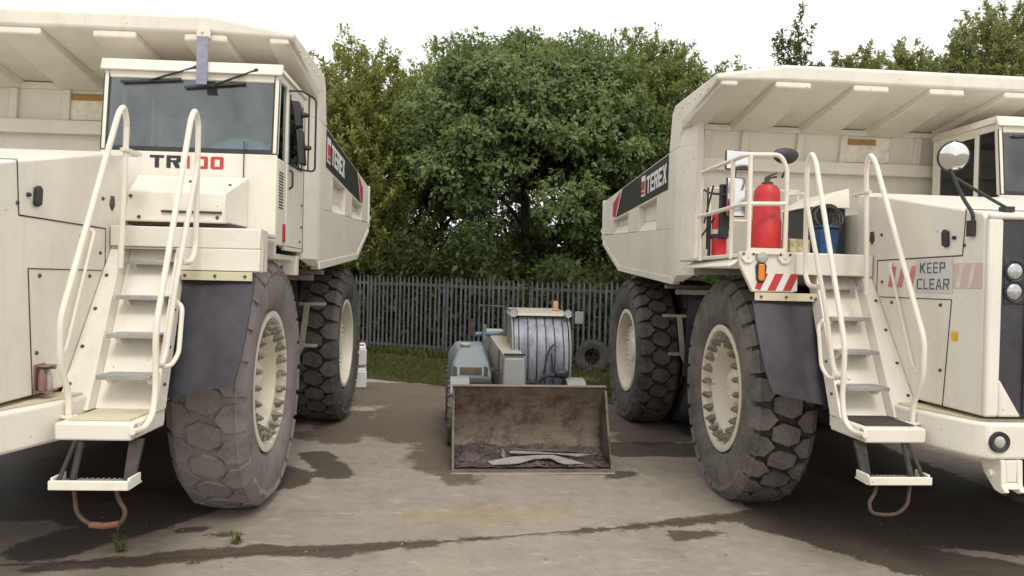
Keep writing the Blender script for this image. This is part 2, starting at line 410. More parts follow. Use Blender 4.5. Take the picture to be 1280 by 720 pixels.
def make_truck():
    T = empty('dump_truck', (0, 0, 0))
    # --- chassis and running gear in the dark under the deck
    m = MB()
    for s in (-1, 1):
        m.box(s * .36, s * .62, -2.3, 6.2, 1.02, 1.58)
        m.exy([(s * .62, 1.2), (s * 1.66, 1.1), (s * 1.66, 1.46), (s * .62, 1.62)], -.22, .22)
        m.cyl((s * 1.42, .05, 1.1), (s * 1.30, .1, 2.35), .15, .15, 16)
        m.tube([(s * .55, 3.9, 1.4), (s * .85, 4.3, 1.2), (s * 1.0, 4.7, 1.3)], .14, 10)
    m.cyl((-1.9, 4.72, 1.29), (1.9, 4.72, 1.29), .40, .40, 24); m.ball((0, 4.72, 1.29), .62)
    m.box(-.8, .8, -2.7, -.9, 1.2, 2.2); m.box(-.7, .7, 1.2, 2.6, .95, 1.9); m.box(-1.3, 1.3, .85, 1.02, 1.3, 2.75)
    for y in (-1.9, .6, 2.6, 5.9): m.cyl((-.6, y, 1.3), (.6, y, 1.3), .16, .16, 14)
    for s in (-1, 1): m.box(s * .70, s * 1.58, 1.75, 3.2, 1.05, 1.95)
    for s in (-1, 1): m.tube([(s * .5, 2.4, 1.2), (s * .45, 3.3, 2.5)], .13, 14)
    m.box(-1.5, 1.5, 1.0, 1.1, 1.95, 2.45)
    m.build('chassis', 'dark', T, .02)
    # --- wheels
    worn, deep = tyre_mesh(.034, 24, 1), tyre_mesh(.085, 27, 2)
    frim, lugs, rrim = front_rim_mesh(), lug_mesh(), rear_rim_mesh()
    def wheel(x, y, s, tyre, rim, tmat, lug):
        h = MB(); h.lathe([(.001, .15), (.19, .15), (.20, .13), (.21, .0), (.33, -.02), (.33, -.28), (.001, -.28)], (0, 0, 0), (1, 0, 0), 32)
        for i in range(8):
            a = 2 * PI * i / 8; h.cyl((.14, .13 * math.cos(a), .13 * math.sin(a)), (.165, .13 * math.cos(a), .13 * math.sin(a)), .018, .018, 6)
        hub = h.build('wheel', 'rim', T); hub.location = (x, y, 1.27); hub.rotation_euler = (R(random.uniform(0, 12)), 0, 0 if s > 0 else PI)
        if s < 0: hub.rotation_euler = (0, 0, PI)
        else: hub.rotation_euler = (0, 0, 0)
        ty = tyre.build('tyre', tmat, hub); grooves(ty.data); ri = rim.build('rim', 'rim', hub); ri.location.x = -.042
        if lug: lugs.build('lug_ring', 'lug', hub).location.x = -.042
        return hub
    WX = 2.045
    wheels = {}
    for s in (-1, 1):
        wheels[('f', s)] = wheel(s * WX, 0, s, deep, frim, 'tyre', True)
        wheels[('r', s)] = wheel(s * WX, 4.72, s, deep, rrim, 'tyre_rear', False)
        wheels[('i', s)] = wheel(s * (WX - .86), 4.72, s, deep, rrim, 'tyre_rear', False)
    # --- bumper, its lamps and tow hooks
    m = MB(); m.exz([(1.47, -2.03), (1.47, -2.22), (1.30, -2.84), (1.22, -2.93), (-1.22, -2.93), (-1.30, -2.84), (-1.47, -2.22), (-1.47, -2.03)], 1.13, 1.425)
    b = m.build('bumper', 'cream', T, .028, seg=3)
    m = MB(); m.exz([(1.42, -2.0), (1.42, -2.2), (1.24, -2.84), (-1.24, -2.84), (-1.42, -2.2), (-1.42, -2.0)], 1.428, 1.44); m.build('bumper_top', 'grime_cream', b)
    for s in (-1, 1):
        m = MB(); m.lathe([(.001, -.012), (.05, -.012), (.062, -.02), (.082, -.022), (.086, 0)], (s * 1.14, -2.93, 1.275), (0, 1, 0), 28)
        l = m.build('bumper_lamp', 'black', b); g = MB(); g.ball((s * 1.14, -2.938, 1.275), .05, (1, .4, 1)); g.build('lens', 'grey_lens', b)
        m = MB()
        for dx in (-.07, .07):
            m.exx([(-2.66, 1.128), (-2.93, 1.128), (-2.94, .93), (-2.98, .88), (-2.93, .86), (-2.86, .87), (-2.74, .98)], s * 1.02 + dx - .022, s * 1.02 + dx + .022)
        m.exx([(-2.93, 1.126), (-2.90, 1.126), (-2.90, .95), (-2.93, .95)], s * 1.02 - .045, s * 1.02 + .045)
        m.cyl((s * 1.02 - .12, -2.82, 1.0), (s * 1.02 + .12, -2.82, 1.0), .035, .035, 14)
        m.exx([(-2.96, .90), (-2.84, .875), (-2.80, .90), (-2.82, .93), (-2.93, .95)], s * 1.02 - .047, s * 1.02 + .047)
        m.build('tow_hook', 'cream', T, .01)
    # --- bonnet with grille
    m = MB(); m.exx([(-2.86, 1.47), (-2.86, 3.06), (-2.82, 3.12), (-.95, 3.50), (-.95, 1.47)], -1.25, 1.25)
    for s in (-1, 1):
        m.box(s * 1.13, s * 1.25, -2.91, -2.862, 1.47, 3.06)
        m.prism([(s * 1.128, -2.905, 1.78), (s * .93, -2.905, 1.47), (s * 1.128, -2.905, 1.47)], (0, .04, 0))
    m.box(-1.25, 1.25, -2.91, -2.862, 3.062, 3.11)
    hood = m.build('bonnet', 'cream', T, .022, seg=3)
    m = MB(); m.box(-1.128, 1.128, -2.885, -2.863, 1.47, 3.06)
    for i in range(9):
        z = 1.62 + i * .165
        m.box(-.86, .86, -2.896, -2.884, z, z + .085)
    for x in (-.9, -.3, .3, .9): m.box(x - .02, x + .02, -2.905, -2.884, 1.5, 3.04)
    m.build('grille', 'grille', hood, .006)
    for s in (-1, 1):
        m = MB(); m.box(s * .93, s * 1.10, -2.893, -2.884, 2.38, 2.74)
        m.build('lamp_panel', 'grille', hood, .004)
        for z in (2.645, 2.48):
            m = MB(); m.ball((s * 1.02, -2.897, z), .066, (1, .35, 1), 20, 12); m.build('headlight', 'lens', hood)
            m = MB(); m.lathe([(.072, -.006), (.084, -.012), (.088, .004)], (s * 1.02, -2.894, z), (0, 1, 0), 24); m.build('headlight_ring', 'black', hood)
    m = MB(); bl = MB()
    for s in (-1, 1):
        strip_seam(m, 1.25, [(-2.63, 3.155), (-2.60, 2.775)], s=s); strip_seam(m, 1.25, [(-2.60, 2.775), (-1.36, 2.765)], .011, s=s)
        strip_seam(m, 1.25, [(-1.36, 2.765), (-1.36, 2.40)], s=s)
        strip_seam(m, 1.25, [(-2.48, 2.40), (-1.42, 2.40)], s=s); strip_seam(m, 1.25, [(-2.48, 2.40), (-2.40, 1.47)], .009, s=s)
        for y, z in ((-2.34, 2.35), (-1.62, 2.35), (-2.36, 1.78), (-1.50, 2.05), (-1.52, 1.62), (-2.62, 2.86), (-1.45, 2.55), (-1.42, 3.02)):
            bl.cyl((s * 1.25, y, z), (s * 1.262, y, z), .017, .013, 8)
    m.prism([(-1.254, -2.632, 3.160), (-1.254, -2.618, 3.163), (1.254, -2.618, 3.163), (1.254, -2.632, 3.160)], (0, 0, .004))
    m.build('panel_seam', 'seam', hood); bl.build('panel_bolt', 'bolt', hood)
    for s in (-1, 1):
        m = MB(); m.exx([(-2.44, 2.87), (-2.41, 2.85), (-2.37, 2.87), (-2.36, 2.98), (-2.39, 3.01), (-2.43, 2.99)], s * 1.252, s * 1.285)
        m.cyl((s * 1.25, -2.50, 2.93), (s * 1.275, -2.50, 2.93), .02, .016, 8); m.build('bonnet_latch', 'black', hood, .01)
        m = MB(); m.exx([(-1.30, 2.98), (-1.26, 2.93), (-1.22, 2.98), (-1.23, 3.06), (-1.28, 3.06)], s * 1.251, s * 1.262); m.build('keyhole_cover', 'bolt', hood)
    m = MB(); m.box(-1.22, .70, -.94, .72, 2.5, 3.30); m.build('engine_deck', 'cream', T, .03)
    # --- ladders, one each side of the bonnet
    for s in (-1, 1):
        m = MB(); m.box(s * 1.478, s * 2.02, -2.53, -1.95, 1.172, 1.30)
        pl = m.build('ladder_platform', 'cream', T, .016)
        m = MB(); m.box(s * 1.53, s * 1.97, -2.44, -1.98, 1.303, 1.312); m.build('grip_plate', 'grime_cream' if s > 0 else 'loader_dark', pl)
        m = MB()
        m.hexa([(s * 1.502, -2.0, 1.31), (s * 2.0, -2.0, 1.31), (s * 2.0, -1.965, 1.31), (s * 1.502, -1.965, 1.31)], [(s * 1.357, -1.12, 2.60), (s * 1.80, -1.12, 2.60), (s * 1.80, -1.085, 2.60), (s * 1.357, -1.085, 2.60)])
        m.exx([(-1.98, 1.308), (-1.90, 1.308), (-1.90, 1.2), (-1.98, 1.2)], s * 1.27, s * 2.0)
        lb = m.build('ladder_back', 'cream', T, .004)
        m = MB(); m.hexa([(s * 1.256, -2.11, 1.312), (s * 1.50, -2.11, 1.312), (s * 1.50, -1.95, 1.312), (s * 1.256, -1.95, 1.312)], [(s * 1.256, -1.27, 2.598), (s * 1.355, -1.27, 2.598), (s * 1.355, -1.05, 2.598), (s * 1.256, -1.05, 2.598)])
        m.build('ladder_side', 'cream', T, .004)
        m = MB(); m.add([(s * (x + d), y, z) for d in (0, .03) for x, y, z in ((2.002, -2.14, 1.312), (2.002, -1.96, 1.312), (1.802, -1.05, 2.598), (1.802, -1.24, 2.598))], [(0, 1, 2, 3), (7, 6, 5, 4), (0, 4, 5, 1), (1, 5, 6, 2), (2, 6, 7, 3), (3, 7, 4, 0)])
        m.build('ladder_side', 'cream', T, .004)
        for k in range(4):
            m = MB(); d = MB()
            y = -2.13 + .26 * k; z = 1.590 + .302 * k; xa = 1.565 - .053 * k; xb = 1.975 - .060 * k
            m.exx([(y, z - .035), (y, z), (y + .24, z), (y + .24, z - .012), (y + .012, z - .012), (y + .012, z - .035)], s * xa, s * xb)
            st = m.build('ladder_step', 'grey_step', T, .003)
            for x in (xa + .03, xb - .07):
                d = MB(); d.exx([(y + .06, z - .013), (y + .23, z - .013), (y + .23, z - .085), (y + .14, z - .085)], s * x, s * (x + .035)); d.build('step_bracket', 'cream', st)
        bl = MB()
        for z in (1.5, 1.78, 2.08, 2.36):
            y = -2.10 + (z - 1.31) * .70; xo = 2.034 - (z - 1.31) * .155
            bl.cyl((s * xo, y + .03, z), (s * (xo + .014), y + .03, z), .016, .012, 8)
            bl.cyl((s * 1.30, -2.11 + (z - 1.312) * .653, z), (s * 1.30, -2.125 + (z - 1.312) * .653, z), .016, .012, 8)
        bl.build('ladder_bolt', 'bolt', lb)
        # hand rails (bent tube)
        r = .0235
        m = MB(); x = s * 1.475
        m.tube([(x, -2.33, 1.30), (x, -2.335, 1.47), (x, -2.46, 1.73), (x, -2.465, 2.04), (x, -1.64, 3.72), (x, -1.55, 3.80), (x, -1.49, 3.68), (x, -1.56, 2.42)], r, 10, .09)
        m.lathe([(.001, 0), (.06, 0), (.06, .014), (.03, .018)], (x, -2.33, 1.302), (0, 0, 1), 18)
        m.tube([(s * 1.252, -1.62, 2.74), (s * 1.285, -1.62, 2.72), (s * 1.285, -2.02, 1.78), (s * 1.252, -2.04, 1.72)], .012, 8, .03)
        h = m.build('hand_rail', 'rail', T)
        c = MB(); c.box(s * 1.26, s * 1.475, -1.30, -1.27, 3.41, 3.45); c.box(s * 1.44, s * 1.51, -1.535, -1.27, 3.415, 3.445); c.cyl((s * 1.475, -1.545, 3.43), (s * 1.475, -1.56, 3.43), .02, .02, 8); c.build('rail_clip', 'cream', h)
        m = MB(); x = s * 2.05
        m.tube([(s * 2.035, -2.55, 1.245), (x, -2.38, 1.235), (x, -2.24, 1.32), (x, -2.20, 1.50), (x, -2.22, 1.90), (x, -2.20, 2.03), (x, -1.60, 3.70), (x, -1.51, 3.80), (x, -1.43, 3.70), (x, -1.44, 2.62), (x, -1.53, 2.49), (x, -1.72, 2.48)], r, 10, .09)
        m.tube([(x, -1.44, 3.34), (x, -1.46, 3.26), (x, -1.86, 2.30), (x, -2.03, 1.76), (x, -2.11, 1.67), (x, -2.20, 1.69)], r * .95, 10, .07)
        m.tube([(s * 1.95, -1.70, 2.20), (s * 2.10, -1.84, 2.12), (s * 2.12, -1.95, 1.75), (s * 2.09, -2.02, 1.66), (x, -2.09, 1.66)], r * .8, 10, .05)
        h = m.build('hand_rail', 'rail', T)
        c = MB(); c.lathe([(.001, -.004), (.05, -.004), (.05, .012)], (s * 2.022, -2.50, 1.24), (s, 0, 0), 16); c.build('rail_flange', 'cream', h)
        # hanging bottom step
        m = MB(); m.box(s * 1.55, s * 2.09, -2.73, -2.70, .87, .935); m.box(s * 1.55, s * 2.09, -2.70, -2.50, .87, .885)
        m.box(s * 1.55, s * 1.568, -2.70, -2.52, .887, .95); m.box(s * 2.072, s * 2.09, -2.70, -2.52, .887, .95)
        ls = m.build('hanging_step', 'cream', T, .006)
        m = MB(); m.box(s * 1.575, s * 2.065, -2.69, -2.53, .888, .897)
        for i in range(12): m.box(s * (1.60 + .038 * i), s * (1.615 + .038 * i), -2.69, -2.53, .898, .906)
        m.build('step_grip', 'grey_step', ls)
        m = MB()
        m.tube([(s * 1.585, -2.67, .90), (s * 1.62, -2.50, 1.18)], .016, 8); m.build('step_hanger', 'loader_dark', ls)
        m = MB(); m.tube([(s * 1.65, -2.60, .90), (s * 1.65, -2.48, 1.18)], .024, 8); m.build('step_hanger', 'loader_dark', ls)
        m = MB(); m.hexa([(s * 2.0, -2.60, .90), (s * 2.075, -2.60, .90), (s * 2.075, -2.57, .90), (s * 2.0, -2.57, .90)], [(s * 1.98, -2.47, 1.175), (s * 2.08, -2.47, 1.175), (s * 2.08, -2.44, 1.175), (s * 1.98, -2.44, 1.175)])
        m.build('step_hanger', 'loader_dark', ls)
        m = MB(); m.tube([(s * 1.67, -2.63, .875), (s * 1.69, -2.635, .78), (s * 1.70, -2.64, .69), (s * 1.78, -2.65, .615), (s * 1.90, -2.65, .60), (s * 2.02, -2.65, .62), (s * 2.045, -2.645, .70), (s * 1.985, -2.64, .79), (s * 1.965, -2.63, .875)], .015, 8, .05)
        lp = m.build('foot_loop', 'cable', ls)
        # front mud flap
        m = MB(); pr = [(-1.27, 2.34), (-1.32, 2.2), (-1.44, 1.9), (-1.57, 1.6), (-1.70, 1.33)]
        n = 9; vs = []; fs = []
        for j, (y, z) in enumerate(pr):
            for i in range(n):
                u = i / (n - 1); x = 1.80 + .71 * u + .008 * j * (1 - u)
                lift = (j / 4) ** 2 * (.15 * u)
                yy = y - (j / 4) ** 1.4 * (.04 + .06 * u) + .014 * math.sin(5 * u + j) - (.03 * math.sin(9 * u) if j == 4 else 0)
                vs += [(s * x, yy, z + lift), (s * x, yy + .022, z + lift)]
        for j in range(len(pr) - 1):
            for i in range(n - 1):
                a = 2 * (j * n + i); b_ = a + 2; c_ = a + 2 * n; d_ = c_ + 2
                fs += [(a, b_, d_, c_), (a + 1, c_ + 1, d_ + 1, b_ + 1)]
        for i in range(n - 1):
            a = 2 * ((len(pr) - 1) * n + i); fs.append((a, a + 2, a + 3, a + 1)); a = 2 * i; fs.append((a + 1, a + 3, a + 2, a))
        for j in range(len(pr) - 1):
            a = 2 * (j * n); fs.append((a, a + 2 * n, a + 2 * n + 1, a + 1)); a = 2 * (j * n + n - 1); fs.append((a + 1, a + 2 * n + 1, a + 2 * n, a))
        m.add(vs, fs, True); fl = m.build('mud_flap', 'flap', T)
        m = MB(); m.box(s * 1.86, s * 2.50, -1.325, -1.30, 2.335, 2.415); m.box(s * 1.82, s * 1.855, -1.325, -1.30, 2.34, 2.41); fb = m.build('flap_bar', 'grime_cream', T, .004)
        m = MB()
        for x in (1.92, 2.18, 2.44): m.cyl((s * x, -1.325, 2.375), (s * x, -1.34, 2.375), .014, .012, 8)
        m.build('flap_bolt', 'bolt', fb)
        # flap behind the front wheel, on its arms
        m = MB(); m.hexa([(s * 1.62, 1.50, 1.15), (s * 2.30, 1.50, 1.22), (s * 2.30, 1.525, 1.22), (s * 1.62, 1.525, 1.15)], [(s * 1.62, 1.45, 2.42), (s * 2.24, 1.45, 2.42), (s * 2.24, 1.475, 2.42), (s * 1.62, 1.475, 2.42)])
        rf = m.build('rear_mud_flap', 'flap', T)
        m = MB(); m.box(s * 1.3, s * 2.46, 1.38, 1.44, 2.34, 2.41); m.box(s * 1.5, s * 2.54, 1.62, 1.68, 2.42, 2.47); m.box(s * 2.26, s * 2.60, 1.53, 1.57, 2.02, 2.06); m.box(s * 2.30, s * 2.50, 1.53, 1.57, 1.49, 1.53)
        m.prism([(s * 2.33, 1.528, 2.05), (s * 2.24, 1.528, 1.27), (s * 2.34, 1.528, 1.50), (s * 2.40, 1.528, 2.02)], (0, .012, 0)); m.build('flap_arm', 'dull_arm', rf, .004)
    # --- decks above the front wheels
    m = MB(); m.box(1.262, 2.56, -1.30, -1.24, 2.62, 2.80); m.box(1.83, 2.56, -1.30, -1.24, 2.42, 2.618); m.box(1.262, 2.50, -1.24, -.50, 2.755, 2.795)
    m.box(2.50, 2.56, -1.24, -1.05, 2.42, 2.80); m.box(1.262, 2.30, -.50, .9, 2.50, 2.58); m.box(1.26, 1.83, -1.28, -1.10, 2.60, 2.617)
    dl = m.build('left_deck', 'cream', T, .012)
    m = MB(); m.box(2.20, 2.36, -.60, -.36, 2.46, 2.60); m.cyl((2.28, -.50, 2.38), (2.28, -.50, 2.58), .06, .06, 14); m.tube([(2.24, -.55, 2.62), (2.32, -.62, 2.50), (2.33, -.62, 2.43)], .02, 8); m.box(2.3, 2.46, .5, .62, 2.40, 2.62); m.build('cab_mount', 'cream', dl, .01)
    m = MB(); m.box(-2.08, -1.262, -1.30, -1.24, 2.60, 2.82)
    m.prism([(-2.08, -1.30, 2.42), (-2.52, -1.30, 2.42), (-2.66, -1.30, 2.70), (-2.66, -1.30, 2.82), (-2.08, -1.30, 2.82)], (0, .06, 0)); m.box(-2.62, -1.262, -1.238, .80, 2.77, 2.81)
    dr = m.build('right_deck', 'cream', T, .010)
    m = MB(); m.hexa([(-2.50, -1.20, 2.78), (-2.75, -1.24, 2.665), (-2.62, .62, 2.675), (-2.42, .62, 2.77)], [(-2.50, -1.20, 2.815), (-2.75, -1.24, 2.685), (-2.62, .62, 2.695), (-2.42, .62, 2.805)]); m.build('fender', 'cream', dr, .006)
    # railing round the right deck
    m = MB(); r = .0225; z0 = 2.76
    m.tube([(-2.20, -1.315, z0), (-2.20, -1.315, 3.66), (-2.27, -1.315, 3.80), (-2.56, -1.315, 3.79), (-2.62, -1.25, 3.79), (-2.64, -.02, 3.79)], r, 10, .07)
    m.tube([(-2.20, -1.315, 3.31), (-2.58, -1.315, 3.30), (-2.63, -1.25, 3.30), (-2.64, .02, 3.28)], r, 10, .05)
    for x, y in ((-2.58, -1.315), (-2.63, -.98), (-2.64, -.06)): m.tube([(x, y, z0), (x, y, 3.79)], r, 10)
    m.box(-2.58, -2.20, -1.33, -1.30, 2.80, 2.86)
    rl = m.build('deck_railing', 'rail', T)
    m = MB()
    m.box(-2.19, -1.99, -1.33, -1.31, 3.40, 3.43)
    for x in (-2.58, -2.20): m.exy([(x - .07, 2.82), (x + .07, 2.82), (x + .07, 2.76), (x + .03, 2.71), (x - .03, 2.71), (x - .07, 2.76)], -1.325, -1.305)
    m.build('railing_foot', 'cream', rl, .003)
    m = MB()
    for x in (-2.58, -2.20):
        for dx in (-.05, .05): m.cyl((x + dx, -1.325, 2.80), (x + dx, -1.338, 2.80), .015, .012, 8)
    m.build('railing_bolt', 'bolt', rl)
    m = MB()
    for z in (3.70, 3.30): m.tube([(-2.30, .62, z), (-1.15, .62, z)], .018, 8)
    for x in (-2.30, -1.72, -1.15): m.tube([(x, .62, 2.80), (x, .62, 3.70)], .018, 8)
    for x in (-1.72, -1.46): m.tube([(x, .45, 2.80), (x, .45, 3.55)], .014, 8)
    m.tube([(-1.72, .45, 3.55), (-1.46, .45, 3.55)], .014, 8); m.tube([(-1.72, .45, 3.2), (-1.46, .45, 3.2)], .014, 8)
    m.build('rear_deck_rail', 'rail', dr)
    # battery box with pale lid behind the bonnet
    m = MB(); m.box(-1.70, -1.28, -.78, -.15, 2.812, 3.34); bb = m.build('battery_box', 'black', T, .012)
    m = MB(); m.hexa([(-1.74, -.82, 3.342), (-1.255, -.82, 3.342), (-1.255, -.12, 3.342), (-1.74, -.12, 3.342)], [(-1.45, -.80, 3.50), (-1.26, -.80, 3.56), (-1.26, -.14, 3.56), (-1.50, -.14, 3.50)]); m.build('box_lid', 'rail', bb, .008)
    # mirrors
    mi = MB(); mi.tube([(-2.62, -.02, 3.60), (-2.60, -.28, 3.52), (-2.40, -.42, 3.50), (-2.38, -.42, 3.90)], .014, 8, .05); mi.tube([(-2.60, -.05, 3.2), (-2.56, -.22, 3.62)], .011, 8); mi.tube([(-2.64, -.1, 3.05), (-2.54, -.24, 3.26)], .011, 8); mi.tube([(-2.55, -.02, 2.9), (-2.55, -.02, 3.62)], .012, 8)
    mi.box(-2.52, -2.42, -.36, -.30, 3.02, 3.62)
    ma = mi.build('mirror_arm', 'black', T)
    for (cx, cz, w, h) in ((-2.345, 3.885, .30, .195), (-2.375, 3.47, .20, .42)):
        m = MB(); m.box(cx - w / 2 - .012, cx + w / 2 + .012, -.44, -.40, cz - h / 2 - .012, cz + h / 2 + .012); fr = m.build('mirror', 'black', T, .03, seg=3)
        g = MB(); g.box(cx - w / 2, cx + w / 2, -.446, -.442, cz - h / 2, cz + h / 2); g.build('mirror_glass', 'mirror', fr, .035, seg=3)
    m = MB(); m.tube([(-2.10, -.98, 3.62), (-2.06, -1.0, 3.72), (-2.08, -1.02, 3.83)], .014, 8, .03); m.build('mirror_stay', 'black', T)
    m = MB(); m.lathe([(.001, -.03), (.09, -.025), (.135, -.005), (.14, .012), (.12, .05), (.05, .085), (.001, .09)], (0, 0, 0), (0, 1, 0), 28)
    m.v = [(x, y, z * .72 if z < 0 else z * .5) for x, y, z in m.v]; m.v = [(x - 2.08, y - 1.02, z + 3.86) for x, y, z in m.v]; m.build('convex_mirror', 'black', T)
    # convex mirror on arms over the right corner of the bonnet
    m = MB(); m.tube([(-1.255, -2.72, 2.98), (-1.258, -2.72, 3.12), (-1.30, -2.66, 3.24), (-1.36, -2.60, 3.45), (-1.385, -2.58, 3.52)], .015, 8, .05)
    m.tube([(-.98, -2.74, 3.17), (-1.08, -2.70, 3.24), (-1.34, -2.61, 3.42)], .014, 8, .03); m.box(-1.285, -1.252, -2.75, -2.68, 2.93, 3.06); m.box(-1.02, -.94, -2.78, -2.70, 3.135, 3.18)
    hm = m.build('hood_mirror_arm', 'black', T)
    ax = Vector((-.22, -.95, -.22)).normalized()
    m = MB(); m.lathe([(.001, .03), (.08, .02), (.118, -.004)], (-1.365, -2.62, 3.60), ax, 32); m.build('hood_mirror_glass', 'mirror', hm)
    m = MB(); m.lathe([(.118, -.004), (.128, -.002), (.131, -.02), (.10, -.06), (.001, -.075)], (-1.365, -2.62, 3.60), ax, 32); m.build('hood_mirror_shell', 'black', hm)
    # --- cab on the left
    X0, X1, YF, YB = .75, 2.47, -.46, .72
    m = MB()
    m.box(X0, X1, YF, YF + .05, 2.585, 3.60)
    m.box(X0, X0 + .05, YF + .052, YB, 2.585, 3.58); m.box(X1 - .05, X1, YF + .052, -.06, 2.70, 3.58); m.box(X0, X1, YB, YB + .05, 2.585, 4.44)
    m.box(X0 + .052, X1 - .052, YF + .06, YB - .01, 2.56, 2.62)
    for x in (X0, X1 - .05):      # corner posts lean back with the glass
        m.hexa([(x, YF, 3.602), (x + .05, YF, 3.602), (x + .05, YF + .07, 3.602), (x, YF + .07, 3.602)], [(x, YF + .07, 4.44), (x + .05, YF + .07, 4.44), (x + .05, YF + .14, 4.44), (x, YF + .14, 4.44)])
        m.box(x, x + .05, -.06, 0.0, 3.582, 4.44); m.box(x, x + .05, YB - .08, YB - .002, 3.582, 4.44)
        m.box(x, x + .05, 0.0, YB - .08, 4.34, 4.44)
        m.hexa([(x, YF + .145, 4.36), (x + .05, YF + .145, 4.36), (x + .05, -.062, 4.36), (x, -.062, 4.36)], [(x, YF + .145, 4.44), (x + .05, YF + .145, 4.44), (x + .05, -.062, 4.44), (x, -.062, 4.44)])
    m.box(X0 + .052, X1 - .052, YF + .06, YF + .11, 4.33, 4.44)
    cab = m.build('cab', 'cream', T, .012)
    m = MB(); m.hexa([(X0 - .03, YF + .02, 4.40), (X1 + .03, YF + .02, 4.40), (X1 + .03, YF + .055, 4.40), (X0 - .03, YF + .055, 4.40)], [(X0 - .03, YF + .06, 4.52), (X1 + .03, YF + .06, 4.52), (X1 + .03, YF + .10, 4.52), (X0 - .03, YF + .10, 4.52)])
    m.hexa([(X0 - .03, YF + .06, 4.442), (X1 + .03, YF + .06, 4.442), (X1 + .03, YB + .06, 4.442), (X0 - .03, YB + .06, 4.442)], [(X0 + .02, YF + .13, 4.535), (X1 - .02, YF + .13, 4.535), (X1 - .02, YB + .04, 4.535), (X0 + .02, YB + .04, 4.535)])
    m.build('cab_roof', 'cream', cab, .012)
    g = MB(); g.hexa([(X0 + .055, YF + .012, 3.605), (X1 - .055, YF + .012, 3.605), (X1 - .055, YF + .020, 3.605), (X0 + .055, YF + .020, 3.605)], [(X0 + .055, YF + .078, 4.39), (X1 - .055, YF + .078, 4.39), (X1 - .055, YF + .086, 4.39), (X0 + .055, YF + .086, 4.39)])
    g.build('windscreen', 'glass', cab)
    m = MB()
    def lean(z): return YF + .012 + (z - 3.605) * .084
    def stripe(xa, xb, za, zb):
        m.hexa([(xa, lean(za) - .010, za), (xb, lean(za) - .010, za), (xb, lean(za) - .002, za), (xa, lean(za) - .002, za)], [(xa, lean(zb) - .010, zb), (xb, lean(zb) - .010, zb), (xb, lean(zb) - .002, zb), (xa, lean(zb) - .002, zb)])
    stripe(X0 - .004, X1 + .002, 3.60, 3.645); stripe(X0 - .004, X1 + .002, 4.335, 4.37); stripe(X0 - .004, X0 + .058, 3.647, 4.333); stripe(X1 - .06, X1 + .002, 3.647, 4.333)
    m.build('windscreen_seal', 'black', cab)
    g = MB(); g.box(X0 + .022, X0 + .028, 0.002, YB - .084, 3.584, 4.338); g.build('side_window', 'sideglass', cab)
    for x in (X0 + .022, X1 - .028):
        g = MB(); g.hexa([(x, YF + .072, 3.584), (x + .006, YF + .072, 3.584), (x + .006, -.064, 3.584), (x, -.064, 3.584)], [(x, YF + .145, 4.358), (x + .006, YF + .145, 4.358), (x + .006, -.064, 4.358), (x, -.064, 4.358)]); g.build('quarter_window', 'sideglass', cab)
    # door on the left side
    m = MB(); m.box(X1 - .045, X1 + .004, -.055, .012, 3.582, 4.335); m.box(X1 - .045, X1 + .004, .58, .636, 3.582, 4.335); m.box(X1 - .045, X1 + .004, .014, .578, 4.28, 4.335)
    m.box(X1 - .045, X1 + .004, -.055, .70, 2.66, 3.58)
    dr_ = m.build('cab_door', 'cream', cab, .008)
    g = MB(); g.box(X1 - .022, X1 - .016, .014, .578, 3.584, 4.278); g.build('door_window', 'sideglass', cab)
    m = MB(); m.box(X1 + .005, X1 + .012, .0, .03, 3.60, 4.32); m.box(X1 + .005, X1 + .012, .03, .60, 3.58, 3.61); m.box(X1 + .005, X1 + .012, .575, .60, 3.612, 4.32); m.build('door_seal', 'black', cab)
    m = MB(); m.tube([(X1 + .006, .035, 3.52), (X1 + .04, .035, 3.50), (X1 + .04, .035, 3.34), (X1 + .006, .035, 3.32)], .012, 8, .02); m.build('door_handle', 'black', cab)
    m = MB(); m.box(X1 + .005, X1 + .02, -.19, -.13, 2.74, 2.93); m.build('reflector', 'redplastic', cab, .004)
    m = MB()
    for i in range(13): m.box(X1 + .001, X1 + .004, -.36, -.19, 3.08 + i * .03, 3.092 + i * .03)
    m.build('air_vent', 'seam', cab)
    m = MB()
    for y, z in ((.55, 2.78), (.62, 3.2), (.62, 2.95), (-.30, 2.68)): m.cyl((X1 + .003, y, z), (X1 + .016, y, z), .016, .012, 8)
    m.box(X1 + .004, X1 + .007, .705, .72, 2.66, 4.3); m.build('door_hinge', 'bolt', cab)
    m = MB(); m.box(X1 + .001, X1 + .004, -.05, .70, 2.70, 2.708); m.build('door_seam', 'seam', cab)
    # writing under the windscreen
    m = MB(); lettering(m, 'TR', (1.232, -.4605, 3.435), (1, 0, 0), (0, 0, 1), .30, .125, .16, .30, (0, -.003, 0)); m.build('model_letters', 'decal_black', cab)
    m = MB(); lettering(m, '100', (1.565, -.4605, 3.435), (1, 0, 0), (0, 0, 1), .385, .125, .20, .30, (0, -.003, 0), {'1': .62}); m.build('model_number', 'decal_red', cab)
    # heater housing in front of the cab
    m = MB(); m.hexa([(1.27, -1.06, 2.86), (2.17, -1.06, 2.86), (2.20, -.47, 2.86), (1.10, -.47, 2.86)], [(1.29, -1.04, 3.14), (2.16, -1.04, 3.14), (2.20, -.47, 3.36), (1.12, -.47, 3.36)])
    hb = m.build('heater_housing', 'cream', T, .014)
    m = MB(); m.box(1.60, 2.14, -1.075, -1.058, 2.945, 2.965); m.box(1.27, 2.2, -1.0, -.5, 2.83, 2.858); m.build('housing_gap', 'seam', hb)
    m = MB()
